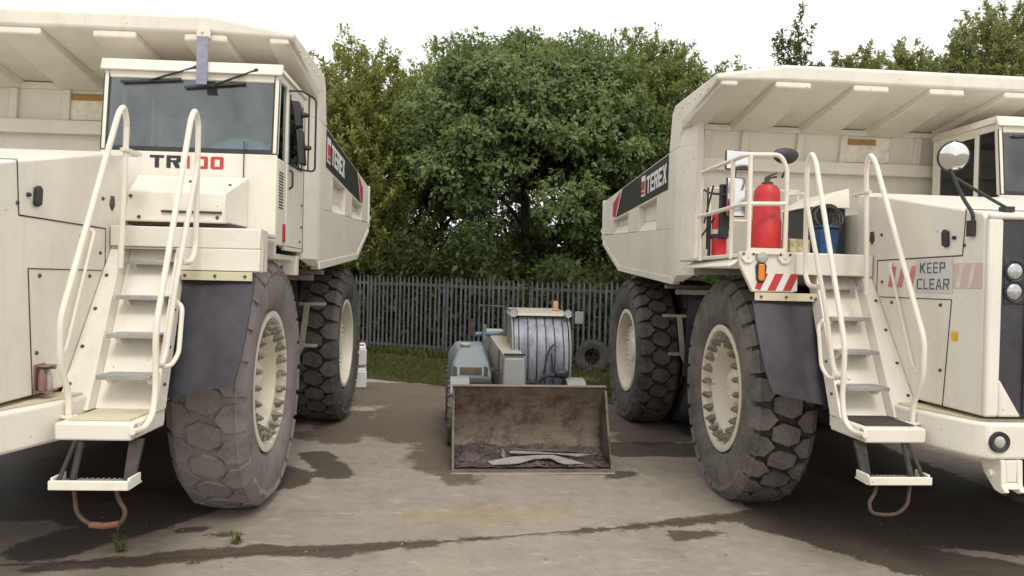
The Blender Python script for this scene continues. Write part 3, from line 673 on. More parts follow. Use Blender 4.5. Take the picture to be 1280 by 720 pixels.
    for x, y, z in ((1.32, -1.058, 3.09), (1.72, -1.062, 2.91), (2.10, -1.062, 2.91), (1.72, -.70, 3.275), (2.12, -.78, 3.243), (1.4, -1.062, 2.9)):
        m.ball((x, y, z), .016)
    m.build('housing_bolt', 'bolt', hb)
    m = MB(); m.tube([(2.15, -.475, 3.33), (2.152, -.478, 3.72)], .006, 6); m.ball((2.15, -.475, 3.33), .02); m.build('antenna', 'black', cab)
    # wipers hang from above the glass
    for px, ax_, b0, b1 in (((1.64, 4.45), (1.33, 4.345), (.92, 4.285), (1.50, 4.33)), ((2.24, 4.445), (1.98, 4.34), (1.54, 4.25), (2.13, 4.315))):
        m = MB(); q = lambda p, d: (p[0], lean(p[1]) - d, p[1])
        m.tube([q(px, .05), q(ax_, .045)], .011, 6); m.ball(q(px, .04), .022)
        m.hexa([q((b0[0], b0[1] - .012), .040), q((b1[0], b1[1] - .012), .040), q((b1[0], b1[1] - .012), .014), q((b0[0], b0[1] - .012), .014)], [q((b0[0], b0[1] + .012), .036), q((b1[0], b1[1] + .012), .036), q((b1[0], b1[1] + .012), .016), q((b0[0], b0[1] + .012), .016)])
        m.tube([q(ax_, .045), q(((b0[0] + b1[0]) / 2, (b0[1] + b1[1]) / 2), .04)], .010, 6)
        m.build('wiper', 'black', cab)
    # inside the cab
    m = MB(); m.box(X0 + .06, X1 - .06, YB - .06, YB - .02, 2.63, 4.40); m.box(X0 + .06, X1 - .06, YF + .12, YB - .07, 4.40, 4.43); m.build('cab_liner', 'interior', cab)
    m = MB(); m.box(X0 + .10, X0 + .62, YB - .085, YB - .065, 3.30, 4.16); m.build('rear_panel', 'interior_pale', cab)  # added pale panel standing in for a reflection in the windscreen
    m = MB(); m.box(X0 + .06, X1 - .06, YF + .07, YF + .30, 2.63, 3.57); m.build('dashboard', 'interior', cab, .03)
    m = MB(); m.ball((2.06, YF + .21, 3.575), .36, (1, .42, .60), 24, 10, True); m.build('dash_cowl', 'teal', cab)
    m = MB(); m.box(1.74, 2.24, .15, .62, 2.95, 3.12); m.box(1.76, 2.22, .48, .62, 3.12, 3.85); m.build('seat', 'black', cab, .05)
    m = MB(); m.lathe([(.20, -.015), (.215, 0), (.20, .015), (.185, 0)], (2.0, .02, 3.52), (0, -.5, .85), 28, close=True); m.build('steering_wheel', 'black', cab)
    m = MB(); m.hexa([(1.88, YF + .10, 4.06), (1.98, YF + .10, 4.06), (1.98, YF + .12, 4.06), (1.88, YF + .12, 4.06)], [(1.91, YF + .12, 4.325), (2.01, YF + .12, 4.325), (2.01, YF + .14, 4.325), (1.91, YF + .14, 4.325)]); m.build('interior_mirror', 'black', cab)
    # tall mirrors on the left of the cab
    m = MB()
    m.tube([(2.48, -.06, 4.34), (2.60, .0, 4.36), (2.73, .10, 4.30), (2.73, .10, 3.52), (2.60, .08, 3.53), (2.50, .1, 3.58)], .011, 8, .05); m.tube([(2.66, .08, 4.32), (2.66, .08, 3.53)], .009, 8)
    ma = m.build('cab_mirror_frame', 'black', T)
    for z0, z1, x0, x1 in ((3.98, 4.26, 2.53, 2.60), (3.58, 3.96, 2.575, 2.64)):
        m = MB(); m.hexa([(x0, -.02, z0), (x1, .04, z0), (x1 - .01, .16, z0), (x0, .12, z0)], [(x0 - .03, -.02, z1), (x1 - .03, .04, z1), (x1 - .04, .16, z1), (x0 - .03, .12, z1)])
        m.cyl((x1 - .03, .08, (z0 + z1) / 2 + .0), (x1 + .055, .08, (z0 + z1) / 2), .03, .025, 12); m.build('cab_mirror', 'black', T, .02)
    # --- dump body
    XB = 2.555
    def sx(y): return XB - max(0., (y - 1.4)) * .030           # sides draw in a little towards the tail
    body = None
    m = MB()
    # floor, headboard
    m.exx([(1.25, 2.62), (4.85, 2.80), (6.75, 3.34), (6.80, 3.50), (4.8, 3.0), (1.25, 2.85)], -2.30, 2.30)
    m.hexa([(-2.42, 1.10, 2.70), (2.42, 1.10, 2.70), (2.42, 1.24, 2.70), (-2.42, 1.24, 2.70)], [(-2.42, 1.02, 4.60), (2.42, 1.02, 4.60), (2.42, 1.24, 4.60), (-2.42, 1.24, 4.60)])
    body = m.build('dump_body', 'body_cream', T, .012)
    for s in (-1, 1):
        m = MB()
        def quadwall(pts, d=.13):
            """side plate section whose outer face follows the taper"""
            m.add([(s * sx(y), y, z) for y, z in pts] + [(s * (sx(y) - d), y, z) for y, z in pts],
                  [tuple(range(len(pts))), tuple(range(len(pts), 2 * len(pts)))[::-1]] + [(i, (i + 1) % len(pts), len(pts) + (i + 1) % len(pts), len(pts) + i) for i in range(len(pts))])
        quadwall([(1.30, 2.515), (4.95, 2.745), (6.62, 3.30), (6.62, 3.46), (1.30, 3.235)], .17)         # lower band
        quadwall([(1.62, 3.775), (6.62, 3.66), (6.62, 4.16), (1.58, 4.30)], .15)                          # upper band carrying the sign
        quadwall([(1.30, 3.237), (2.22, 3.278), (2.22, 3.760), (1.62, 3.773), (1.62, 4.298), (1.58, 4.302), (1.44, 4.302), (1.30, 4.302)], .17)
        quadwall([(3.42, 3.332), (4.22, 3.368), (4.22, 3.714), (3.42, 3.732)], .15); quadwall([(5.62, 3.432), (6.62, 3.477), (6.62, 3.658), (5.62, 3.682)], .15)
        for ya, yb in ((2.222, 3.418), (4.222, 5.618)):                                                    # pockets: back plate and sloping sill
            d = .115
            m.add([(s * (sx(y) - e), y, z) for y, z, e in ((ya, 3.285 + (ya - 2.22) * .0445 + .15, d), (yb, 3.285 + (yb - 2.22) * .0445 + .15, d), (yb, 3.76 - (yb - 2.22) * .023, d), (ya, 3.76 - (ya - 2.22) * .023, d))]
                  + [(s * (sx(y) - .145), y, z) for y, z in ((ya, 3.3), (yb, 3.35), (yb, 3.70), (ya, 3.74))], [(0, 1, 2, 3), (4, 5, 6, 7)])
            z = lambda y: 3.28 + (y - 2.22) * .0445
            m.prism([(s * (sx(ya) - .008), ya, z(ya)), (s * (sx(yb) - .008), yb, z(yb)), (s * (sx(yb) - .113), yb, z(yb) + .15), (s * (sx(ya) - .113), ya, z(ya) + .15)], (0, 0, -.004))
            for y0 in (ya, yb): m.prism([(s * sx(y0), y0, z(y0)), (s * (sx(y0) - .14), y0, z(y0)), (s * (sx(y0) - .14), y0, 3.72), (s * sx(y0), y0, 3.72)], (0, .004 if y0 == yb else -.004, 0))
        # facet that turns the side in to the front, with its foot
        m.exz([(s * XB, 1.298), (s * XB, 1.12), (s * 2.42, .80), (s * 2.32, .84), (s * (XB - .17), 1.298)], 2.60, 4.30); m.exz([(s * (XB - .003), 1.2), (s * (XB - .003), 1.10), (s * 2.42, .80), (s * 2.32, .84), (s * 2.44, 1.2)], 4.301, 4.56)
        m.hexa([(s * XB, 1.298, 2.515), (s * XB, 1.26, 2.50), (s * 2.46, 1.10, 2.53), (s * 2.40, 1.298, 2.52)], [(s * XB, 1.298, 2.598), (s * XB, 1.12, 2.598), (s * 2.42, .80, 2.598), (s * 2.38, 1.298, 2.598)])
        # bottom edge strip
        m.add([(s * (sx(y) + dx), y, z + dz) for y, z in ((1.28, 2.51), (4.95, 2.74), (6.66, 3.30)) for dx, dz in ((.012, -.03), (.012, .06), (-.1, -.03), (-.1, .06))],
              [(0, 4, 5, 1), (4, 8, 9, 5), (0, 2, 6, 4), (4, 6, 10, 8), (1, 5, 7, 3), (5, 9, 11, 7), (0, 1, 3, 2), (8, 10, 11, 9)])
        for k, (y, z) in enumerate(((6.60, 3.30), (6.72, 3.42), (6.80, 3.56))): m.ball((s * (sx(6.6) - .06), y, z), .11, (.8, 1, .8), 10, 6)
        m.box(s * (sx(6.6) - .12), s * (sx(6.6) + .02), 6.60, 6.70, 3.44, 4.18)
        m.build('body_side', 'body_cream', body, .012)
    m = MB()
    # canopy plate, drooped at both front corners, with side cheeks
    xs = [-2.56, -1.75, 1.75, 2.56]; lip = [4.905, 5.045, 5.045, 4.905]
    vs = []
    for x, zt in zip(xs, lip):
        e = abs(x) > 2
        vs += [(x, -.26, zt - .03), (x, -.20, zt), (x, 1.32, 4.96 if not e else 4.895), (x, 1.32, 4.70), (x, 1.02, 4.60), (x, -.20, 4.835 if not e else 4.81), (x, -.26, 4.86 if not e else 4.83)]
    n = 7; fs = [(i * n + k, (i + 1) * n + k, (i + 1) * n + (k + 1) % n, i * n + (k + 1) % n) for i in range(3) for k in range(n)] + [tuple(range(n)), tuple(range(3 * n, 4 * n))[::-1]]
    m.add(vs, fs)
    can = m.build('canopy', 'body_cream', body, .022, seg=3)
    for s in (-1, 1):
        m = MB(); x0, x1 = 2.45, 2.558
        m.add([(s * x, y, z) for x in (x0, x1) for y, z in ((-.22, 4.90), (1.34, 4.90), (1.46, 4.80), (1.56, 4.302), (1.12, 4.302), (1.08, 4.46), (.95, 4.60), (-.20, 4.81))],
              [tuple(range(8)), tuple(range(8, 16))[::-1]] + [(i, (i + 1) % 8, 8 + (i + 1) % 8, 8 + i) for i in range(8)])
        for y in (.05, .3, .5, .75, 1.0): m.cyl((s * 2.56, y, 4.80), (s * 2.572, y, 4.80), .02, .016, 8)
        m.tube([(s * 2.44, -.16, 4.79), (s * 2.44, .84, 4.575), (s * 2.43, .86, 4.50), (s * 2.43, .86, 4.10)], .028, 8, .1)
        m.build('canopy_cheek', 'body_cream', body, .012)
    # front wall of the body: beam, ribs between the panels, plate
    m = MB(); m.box(-2.40, 2.40, .93, 1.07, 3.99, 4.15); m.box(-2.40, 2.40, .98, 1.02, 4.52, 4.595)
    for x in (-2.30, -1.78, -1.02, -.42, .62, 1.2, 1.9): m.hexa([(x, .985, 4.152), (x + .10, .985, 4.152), (x + .10, 1.10, 4.152), (x, 1.10, 4.152)], [(x + .03, .97, 4.518), (x + .12, .97, 4.518), (x + .12, 1.08, 4.518), (x + .03, 1.08, 4.518)])
    m.build('headboard_beam', 'body_cream', body, .01)
    m = MB(); m.box(-.36, .30, 1.012, 1.035, 4.17, 4.50); pp = m.build('headboard_plate', 'pale_label', body, .004)
    m = MB(); m.box(-.30, .10, 1.004, 1.010, 4.40, 4.48); m.build('warning_label', 'brown_label', body)
    # black sign band with red end on both sides
    for s in (-1, 1):
        e = .004
        zt = lambda y: 4.285 - (y - 1.60) * .0273; zb = lambda y: 3.79 - (y - 1.62) * .0215 + .01
        P = lambda y, z, k=e: (s * (sx(y) + k), y, z)
        m = MB(); m.add([P(1.60, zb(1.6)), P(5.30, zb(5.30)), P(4.78, zt(4.78)), P(1.60, zt(1.60))] , [(0, 1, 2, 3)])
        st = m.build('side_band', 'decal_black', T)
        m = MB(); m.add([P(5.40, zb(5.40)), P(5.66, zb(5.66) + .06), P(5.66, zt(5.66) - .16), P(4.92, zt(4.92) - .01)], [(0, 1, 2, 3)]); m.build('band_tip', 'decal_red', st)
        m = MB(); m.add([P(5.315, zb(5.315)), P(5.38, zb(5.38)), P(4.88, zt(4.88)), P(4.80, zt(4.80))], [(0, 1, 2, 3)]); m.build('band_line', 'decal_white', st)
        out = (s * .004, 0, 0)
        if s > 0: o, ux = 2.02, Vector((-.030, 1, -.024))
        else: o, ux = 2.86, Vector((-.030, -1, .024))
        m = MB(); lettering(m, 'TEREX', (s * (sx(o) + .006), o, 3.895 if s > 0 else 3.875), ux if s > 0 else Vector((-.030, -1, .024)), (0, 0, 1), 1.22 if s > 0 else 1.18, .27, .16, .27, out)
        m.build('name_letters', 'decal_white', st)
        yl = 1.66 if s > 0 else 3.22; dy = .26 if s > 0 else -.26
        m = MB(); m.prism([P(yl, 3.87, .006), P(yl + dy, 3.865, .006), P(yl + dy, 4.19, .006), P(yl, 4.195, .006)], out); lg = m.build('emblem', 'decal_white', st)
        m = MB()
        for (u0, u1, v0, v1) in ((.08, .92, .62, .74), (.08, .30, .30, .60), (.38, .62, .30, .60), (.70, .92, .30, .60), (.08, .92, .10, .24)):
            m.prism([P(yl + dy * u0, 3.87 + .32 * v0, .011), P(yl + dy * u1, 3.87 + .32 * v0, .011), P(yl + dy * u1, 3.87 + .32 * v1, .011), P(yl + dy * u0, 3.87 + .32 * v1, .011)], (s * .003, 0, 0))
        m.build('emblem_mark', 'decal_red', st)
    return T, body, cab, hood, dr, wheels, worn

LEFT = (-4.8761, 7.7289, .0396, .05563); RIGHT = (4.8150, 8.9159, -.0396, .08339)
TL, body, cab, hood, rdeck, wheels, worn = make_truck()
TRK = copy_tree(TL)
TL.location = LEFT[:3]; TL.rotation_euler = (0, 0, LEFT[3])
TRK.location = RIGHT[:3]; TRK.rotation_euler = (0, 0, RIGHT[3])
tag(TL, 'cream dump truck with a full cab in view and model lettering under its windscreen', 'dump truck', 'parked dump trucks')
tag(TRK, 'cream dump truck with red extinguishers behind its deck railing and a KEEP CLEAR sign', 'dump truck', 'parked dump trucks')
def kid(root, stem):
    return [c for c in root.children if c.name.split('.')[0] == stem]
# worn smooth dusty tyres on the front of the left truck only
wm = worn.build('tyre', 'tyre_worn').data
bpy.data.objects.remove(bpy.data.objects[[o.name for o in COL.objects if o.data is wm][0]])
for w in kid(TL, 'wheel'):
    if abs(w.location.y) < .1:
        for t in kid(w, 'tyre'): t.data = wm; t['label'] = 'worn dusty front tyre with shallow tread'
for w in kid(TRK, 'wheel'):
    if abs(w.location.y) < .1: w.rotation_euler.z -= R(2.8)      # front wheels left a little on lock
for w in kid(TL, 'wheel'):
    if abs(w.location.y) < .1: w.rotation_euler.z += R(1.6)
# canopy ribs: the two canopies have theirs at different places
for root, xs in ((TL, (-2.04, -1.12, -.18, .76, 1.67)), (TRK, (-1.65, -.71, .22, 1.15, 2.05))):
    b = kid(root, 'dump_body')[0]; m = MB()
    for x in list(xs) + [-2.41, 2.41]:
        w = .215 if abs(x) < 2.3 else .10
        m.hexa([(x - w, -.245, 4.772), (x + w, -.245, 4.772), (x + w + .03, 1.01, 4.515), (x - w - .03, 1.01, 4.515)], [(x - w, -.235, 4.85), (x + w, -.235, 4.85), (x + w + .08, 1.01, 4.612), (x - w - .08, 1.01, 4.612)])
    m.build('canopy_rib', 'body_cream', b, .02, seg=3)
# left truck: bracket hanging from the canopy lip
cb = kid(TL, 'dump_body')[0]
m = MB(); m.hexa([(1.70, -.565, 4.25), (1.805, -.565, 4.25), (1.805, -.55, 4.25), (1.70, -.55, 4.25)], [(1.61, -.315, 4.80), (1.725, -.315, 4.80), (1.725, -.30, 4.80), (1.61, -.30, 4.80)])
br = m.build('hanging_bracket', 'bluegrey', TL, .003)
m = MB(); m.box(1.60, 1.735, -.30, -.262, 4.79, 4.90); m.cyl((1.66, -.30, 4.85), (1.66, -.32, 4.85), .015, .015, 8); m.build('bracket_plate', 'rail', br, .004)
lps = [ch for hs in kid(TL, 'hanging_step') for ch in hs.children if ch.name.startswith('foot_loop')]
for hs in kid(TL, 'hanging_step'):
    if hs.data.vertices[0].co.x > 0:
        m = MB(); m.tube([(1.80, -2.65, .607), (1.90, -2.65, .600), (2.0, -2.65, .615)], .022, 8, .02); m.build('loop_sleeve', 'sleeve', hs)
# right truck: lamps, hazard stripes and sign
rd = kid(TRK, 'right_deck')[0]
m = MB(); m.lathe([(.001, -.035), (.05, -.03), (.062, -.012), (.064, 0)], (-2.435, -1.302, 2.77), (0, 1, 0), 24); m.build('side_lamp', 'grey_lens', rd)
m = MB(); m.exy([(-2.49, 2.71), (-2.40, 2.71), (-2.385, 2.68), (-2.40, 2.54), (-2.42, 2.515), (-2.47, 2.515), (-2.49, 2.54), (-2.50, 2.68)], -1.325, -1.303); ih = m.build('indicator', 'black', TRK, .01)
m = MB(); m.exy([(-2.475, 2.70), (-2.415, 2.70), (-2.41, 2.55), (-2.43, 2.53), (-2.46, 2.53), (-2.48, 2.55)], -1.345, -1.322)
m.build('indicator_lens', 'orange', ih, .01)
m = MB(); m.box(-2.50, -2.06, -1.3062, -1.3022, 2.435, 2.61); hp = m.build('hazard_plate', 'decal_white', TRK)
m = MB()
for x in (-2.53, -2.37, -2.21):
    xa = max(x, -2.50)
    m.prism([(xa, -1.3085, 2.437 if xa == x else 2.455), (x + .085, -1.3085, 2.437), (x + .165, -1.3085, 2.608), (x + .08, -1.3085, 2.608)], (0, .002, 0))
m.build('hazard_stripe', 'decal_red', hp)
hd = kid(TRK, 'bonnet')[0]
m = MB(); m.box(-1.256, -1.252, -2.49, -1.98, 2.455, 2.755); sg = m.build('warning_sign', 'sign_grey', TRK)
m = MB(); X = -1.2575
lettering(m, 'KEEP', (X, -2.05, 2.63), (0, -1, 0), (0, 0, 1), .34, .095, .32, .17, (-.002, 0, 0), {'E': .8, 'P': .9}); lettering(m, 'CLEAR', (X, -2.01, 2.485), (0, -1, 0), (0, 0, 1), .44, .095, .30, .17, (-.002, 0, 0), {'E': .85, 'L': .8})
m.build('sign_letters', 'sign_ink', sg)
m = MB()
for y in (-1.55, -1.70, -1.86): m.prism([(-1.2535, y, 2.50), (-1.2535, y - .07, 2.50), (-1.2535, y - .13, 2.70), (-1.2535, y - .06, 2.70)], (-.002, 0, 0))
m.build('faded_stripe', 'pale_red', sg)
m = MB(); m.box(-1.2545, -1.2525, -2.84, -2.50, 2.50, 2.71); m.build('bleached_tape', 'faint_pink', sg)
m = MB()
for y in (-2.53, -2.67): m.prism([(-1.2555, y, 2.505), (-1.2555, y - .05, 2.505), (-1.2555, y - .10, 2.705), (-1.2555, y - .05, 2.705)], (-.001, 0, 0))
m.build('bleached_stripe', 'faint_white', sg)
m = MB(); m.box(-1.2545, -1.2525, -2.57, -2.49, 2.05, 2.13); m.build('yellow_sticker', 'yellow', hd)

# ------------------------------------------------------------------ things standing on the trucks
def on(truck, x, y, z, rz=0.):
    X, Y, Z, yaw = truck; c, s = math.cos(yaw), math.sin(yaw)
    return (X + c * x - s * y, Y + s * x + c * y, Z + z), yaw + rz
l, a = on(RIGHT, -2.30, -1.08, 2.812)
t = empty('fire_extinguisher', l, a, 'large red fire extinguisher under a fabric cover behind the front deck railing', 'fire extinguisher', 'fire extinguishers on the right truck deck')
m = MB(); m.lathe([(.001, 0), (.140, 0), (.150, .02), (.150, .34), (.138, .36), (.132, .60), (.125, .66), (.095, .705), (.05, .72), (.001, .72)], (0, 0, 0), (0, 0, 1), 32); m.v = [(x * (1 + .012 * math.sin(6 * math.atan2(y, x) + z * 9)), y, z) for x, y, z in m.v]; m.build('cylinder', 'red', t)
m = MB(); m.lathe([(.06, .715), (.055, .74), (.03, .75), (.028, .79), (.001, .80)], (0, 0, 0), (0, 0, 1), 20); m.tube([(-.02, 0, .78), (.09, -.02, .80)], .012, 8); m.tube([(-.02, 0, .79), (.09, -.02, .84)], .010, 8); m.build('valve', 'bolt', t)
l, a = on(RIGHT, -2.47, -.20, 2.812)
t = empty('fire_extinguisher', l, a, 'small red fire extinguisher strapped in a bracket below the deck mirrors', 'fire extinguisher', 'fire extinguishers on the right truck deck')
m = MB(); m.lathe([(.001, 0), (.075, 0), (.085, .015), (.085, .46), (.06, .52), (.03, .54), (.001, .54)], (0, 0, 0), (0, 0, 1), 24); m.build('cylinder', 'red', t)
m = MB(); m.lathe([(.087, .20), (.092, .20), (.092, .25), (.087, .25)], (0, 0, 0), (0, 0, 1), 24, close=True); m.box(-.115, -.09, .02, .06, 0, .5); m.build('bracket', 'black', t)
m = MB(); m.lathe([(.0865, .255), (.0880, .255), (.0880, .305), (.0865, .305)], (0, 0, 0), (0, 0, 1), 24, close=True); m.build('label_band', 'sign_grey', t)
m = MB(); m.tube([(0, 0, .53), (0, 0, .58), (.05, -.02, .60)], .016, 8, .02); m.tube([(.03, -.02, .59), (.10, -.04, .50), (.10, -.05, .30)], .011, 8, .05); m.build('valve', 'black', t)
l, a = on(RIGHT, -1.62, -.96, 2.812, .1)
t = empty('bin', l, a, 'small blue plastic bin standing behind the ladder rails', 'bin')
m = MB(); m.hexa([(-.09, -.10, 0), (.09, -.10, 0), (.09, .10, 0), (-.09, .10, 0)], [(-.11, -.125, .29), (.11, -.125, .29), (.11, .125, .29), (-.11, .125, .29)]); m.build('tub', 'bluebin', t, .02)
m = MB(); m.box(-.122, .122, -.14, .14, .291, .312); m.build('rim', 'bluebin', t, .01)
l, a = on(RIGHT, -1.60, -.86, 3.10)
t = empty('cable_coil', l, a, 'loose grey cable coil tangled above the blue bin', 'cable')
m = MB()
for k in range(5):
    r_ = .11 + .012 * (k % 3); pts = []
    for i in range(22):
        w = 2 * PI * i / 21; pts.append((r_ * 1.25 * math.cos(w) + .012 * k, -.02 * k + .02 * math.sin(3 * w), .13 + r_ * math.sin(w) + .01 * math.sin(2 * w + k)))
    m.tube(pts, .010, 6)
m.build('coil', 'bolt', t)
l, a = on(RIGHT, -1.90, -.90, 2.812, .15)
t = empty('carton', l, a, 'small mottled carton on the deck beside the large extinguisher', 'box')
m = MB(); m.box(-.12, .12, -.09, .09, 0, .17); m.build('box', 'carton', t, .006)
m = MB(); m.box(-.122, .122, -.05, .05, .171, .176); m.build('flap', 'carton', t)
l, a = on(LEFT, 1.252, -2.34, 1.445)
t = empty('spray_bottle', l, a, 'small spray bottle in a red holder on the bonnet side', 'bottle')
m = MB(); m.lathe([(.001, 0), (.030, 0), (.034, .02), (.034, .12), (.018, .16), (.016, .18), (.001, .18)], (.055, .035, .03), (0, 0, 1), 18); m.build('bottle', 'bottle', t)
m = MB(); m.box(.03, .085, .0, .07, .2105, .235); m.tube([(.055, .035, .22), (.12, .02, .225)], .012, 8); m.build('pump', 'pump', t, .004)
m = MB(); m.box(.0, .012, -.05, .08, .04, .25); m.box(.0, .10, -.05, .10, .232, .24); m.box(.0, .10, -.05, .10, .045, .055); m.build('holder', 'bottle_red', t, .003)
m = MB(); m.lathe([(.001, 0), (.026, 0), (.028, .1), (.016, .15), (.001, .16)], (.05, -.03, .06), (0, 0, 1), 16); m.build('inner_bottle', 'bottle_red', t)

# ------------------------------------------------------------------ telescopic loader between the trucks (local: y rearward from the bucket lip)
LO = empty('telescopic_loader', (.33, 9.33, gz(.33)), .10, 'faded blue loader with a wide rusty bucket between the two dump trucks', 'loader')
m = MB(); hw = 1.035; prof = [(0, .02), (.02, .045), (.55, .07), (.72, .14), (.80, .30), (.78, .55), (.66, .86), (.56, 1.005)]
inner = prof; outer = [(y + (.03 if z > .1 else 0), z - (.035 if y < .7 else 0)) for y, z in prof][::-1]
m.exx([(.0, .0), (.56, .025), (.76, .10), (.84, .29), (.82, .56), (.70, .88), (.60, 1.02), (.555, 1.005), (.655, .86), (.775, .55), (.795, .30), (.715, .145), (.55, .075), (.0, .028)], -hw, hw)
bk = m.build('bucket', 'bucket', LO, .004)
for s in (-1, 1):
    m = MB(); m.exx([(.03, .03), (.55, .08), (.72, .15), (.79, .30), (.77, .55), (.655, .86), (.56, 1.0), (.50, .97), (.36, .62), (.16, .22)], s * (hw - .028), s * (hw + .002))
    m.build('side_plate', 'bucket', bk, .004)
m = MB(); m.exx([(-.035, .0), (.07, .008), (.07, .036), (-.02, .018)], -hw - .01, hw + .01); m.box(-hw - .005, hw + .005, .54, .61, 1.022, 1.045); m.build('cutting_edge', 'bucket_edge', bk, .003)
m = MB()
for x in (-.42, .16): m.exx([(.84, .25), (1.0, .3), (1.0, .75), (.78, .75)], x, x + .05)
m.build('bucket_bracket', 'loader_dark', bk)
# boom and its head
m = MB(); m.hexa([(-.30, .95, .45), (.06, .95, .45), (.06, 1.30, .45), (-.30, 1.30, .45)], [(-.27, 1.0, 1.37), (.03, 1.0, 1.37), (.03, 1.32, 1.39), (-.27, 1.32, 1.39)]); bm_ = m.build('boom_head', 'loader_grey', LO, .035, seg=3); bm_.location.x = -.05
m = MB(); m.cyl((-.36, 1.08, .82), (.12, 1.08, .82), .05, .05, 12); m.tube([(-.33, 1.05, .75), (-.34, 1.02, 1.30), (-.33, 1.1, 1.46)], .014, 8, .05); m.box(-.27, .03, 1.0, 1.05, 1.385, 1.42); m.build('boom_pin', 'loader_dark', bm_)
m = MB(); m.hexa([(-.28, 1.325, 1.02), (.02, 1.325, 1.02), (-.10, 3.9, 1.10), (-.42, 3.9, 1.10)], [(-.28, 1.325, 1.36), (.02, 1.325, 1.36), (-.10, 3.9, 1.58), (-.42, 3.9, 1.58)]); bo = m.build('boom', 'loader_cream', LO, .02)
m = MB(); m.hexa([(-.255, 1.30, .62), (-.02, 1.30, .62), (-.10, 2.6, .80), (-.35, 2.6, .80)], [(-.255, 1.30, 1.01), (-.02, 1.30, 1.01), (-.10, 2.6, 1.01), (-.35, 2.6, 1.01)]); m.build('boom_arm', 'loader_grey', bo, .015)
# chassis, axles, wheels
m = MB(); m.box(-.72, .62, 1.35, 3.95, .42, .80); m.box(-.30, .20, 1.0, 1.5, .40, .66); m.cyl((-.85, 1.72, .46), (.75, 1.72, .46), .11, .11, 14); m.cyl((-.85, 3.55, .46), (.75, 3.55, .46), .11, .11, 14); m.build('frame', 'loader_dark', LO, .01)
wt = MB(); wt.lathe([(.24, -.12), (.34, -.15), (.42, -.15), (.46, -.11), (.465, 0), (.46, .11), (.42, .15), (.34, .15), (.24, .12)], (0, 0, 0), (1, 0, 0), 40)
for i in range(18):
    for s in (-1, 1):
        a0 = 2 * PI * (i + (.5 if s > 0 else 0)) / 18
        q = lambda a_, x_, r_: (x_, r_ * math.cos(a_), r_ * math.sin(a_))
        wt.hexa([q(a0, s * .01, .455), q(a0 + .09, s * .01, .455), q(a0 + .25, s * .155, .43), q(a0 + .15, s * .155, .43)], [q(a0, s * .01, .49), q(a0 + .09, s * .01, .49), q(a0 + .25, s * .155, .462), q(a0 + .15, s * .155, .462)])
wr = MB(); wr.lathe([(.001, .05), (.10, .05), (.12, .02), (.20, .03), (.245, .13), (.25, .13), (.25, -.13), (.001, -.1)], (0, 0, 0), (1, 0, 0), 28)
for x, y, s in ((-.93, 1.72, -1), (.83, 1.72, 1), (-.93, 3.55, -1), (.83, 3.55, 1)):
    w = wr.build('wheel', 'loader_cream', LO); w.location = (x, y, .49); w.rotation_euler = (0, 0, 0 if s > 0 else PI); wt.build('tyre', 'tyre', w)
for s, xc in ((-1, -.92), (1, .80)):
    m = MB(); pts = [(1.72 - .535 * math.cos(R(a_)), .466 + .535 * math.sin(R(a_))) for a_ in range(40, 146, 10)]
    m.exx([(y, z) for y, z in pts] + [(y * .985 + .026, z - .02) for y, z in pts[::-1]], xc - .13, xc + .15)
    m.build('mudguard', 'loader_grey', LO, .004)
# engine bonnet: tapered box with a sloping nose and three mesh windows
BX0, BX1 = -1.06, -.38
m = MB()
low = [(BX0, 2.05, .80), (BX1 - .02, 2.05, .80), (BX1 + .02, 3.4, .80), (BX0, 3.4, .80)]
mid = [(BX0 + .03, 1.98, .96), (BX1 - .03, 1.98, .96), (BX1 + .02, 3.4, .96), (BX0, 3.4, .96)]
up = [(BX0 + .06, 2.10, 1.17), (BX1 - .08, 2.10, 1.17), (BX1, 3.4, 1.20), (BX0, 3.4, 1.20)]
top = [(BX0 + .16, 2.42, 1.355), (BX1 - .16, 2.42, 1.355), (BX1 - .10, 3.4, 1.39), (BX0 + .12, 3.4, 1.39)]
allp = low + mid + up + top
m.add(allp, [(3, 2, 1, 0), (12, 13, 14, 15)] + [(4 * k + i, 4 * k + (i + 1) % 4, 4 * k + 4 + (i + 1) % 4, 4 * k + 4 + i) for k in range(3) for i in range(4)])
bn = m.build('bonnet', 'faded_blue', LO, .045, seg=3)
m = MB()
nf = lambda x, z: (x, 1.98 + (z - .96) / .22 * .12 - .007, z)
m.add([nf(-.90, .995), nf(-.56, .99), nf(-.56, 1.10), nf(-.90, 1.10)], [(0, 1, 2, 3)])
for xa, xb in ((-1.01, -.94), (-.53, -.47)): m.add([nf(xa, .98), nf(xb, .98), nf(xb, 1.10), nf(xa + (.01 if xa < -.8 else 0), 1.12)], [(0, 1, 2, 3)])
m.build('grille', 'seam', bn)
m = MB(); m.lathe([(.06, 0), (.07, .02), (.09, .025), (.095, .045), (.06, .06), (.001, .062)], (-.80, 2.62, 1.362), (0, 0, 1), 20); m.build('filler_cap', 'loader_cream', bn)
m = MB(); m.box(-1.07, -1.0, 1.95, 3.5, .52, .80); m.box(-.86, -.46, 1.72, 1.95, .80, .93); m.build('step_panel', 'loader_dark', LO, .01)
m = MB(); m.cyl((-.68, 3.2, 1.50), (-.68, 3.2, 1.78), .03, .026, 10); m.build('exhaust_pipe', 'cable', LO)
m = MB(); m.cyl((-.62, 3.1, 1.53), (-.05, 3.2, 1.55), .04, .04, 12); m.box(-.50, -.44, 3.0, 3.1, 1.45, 1.70); m.build('tilt_ram', 'blue_dark', LO)
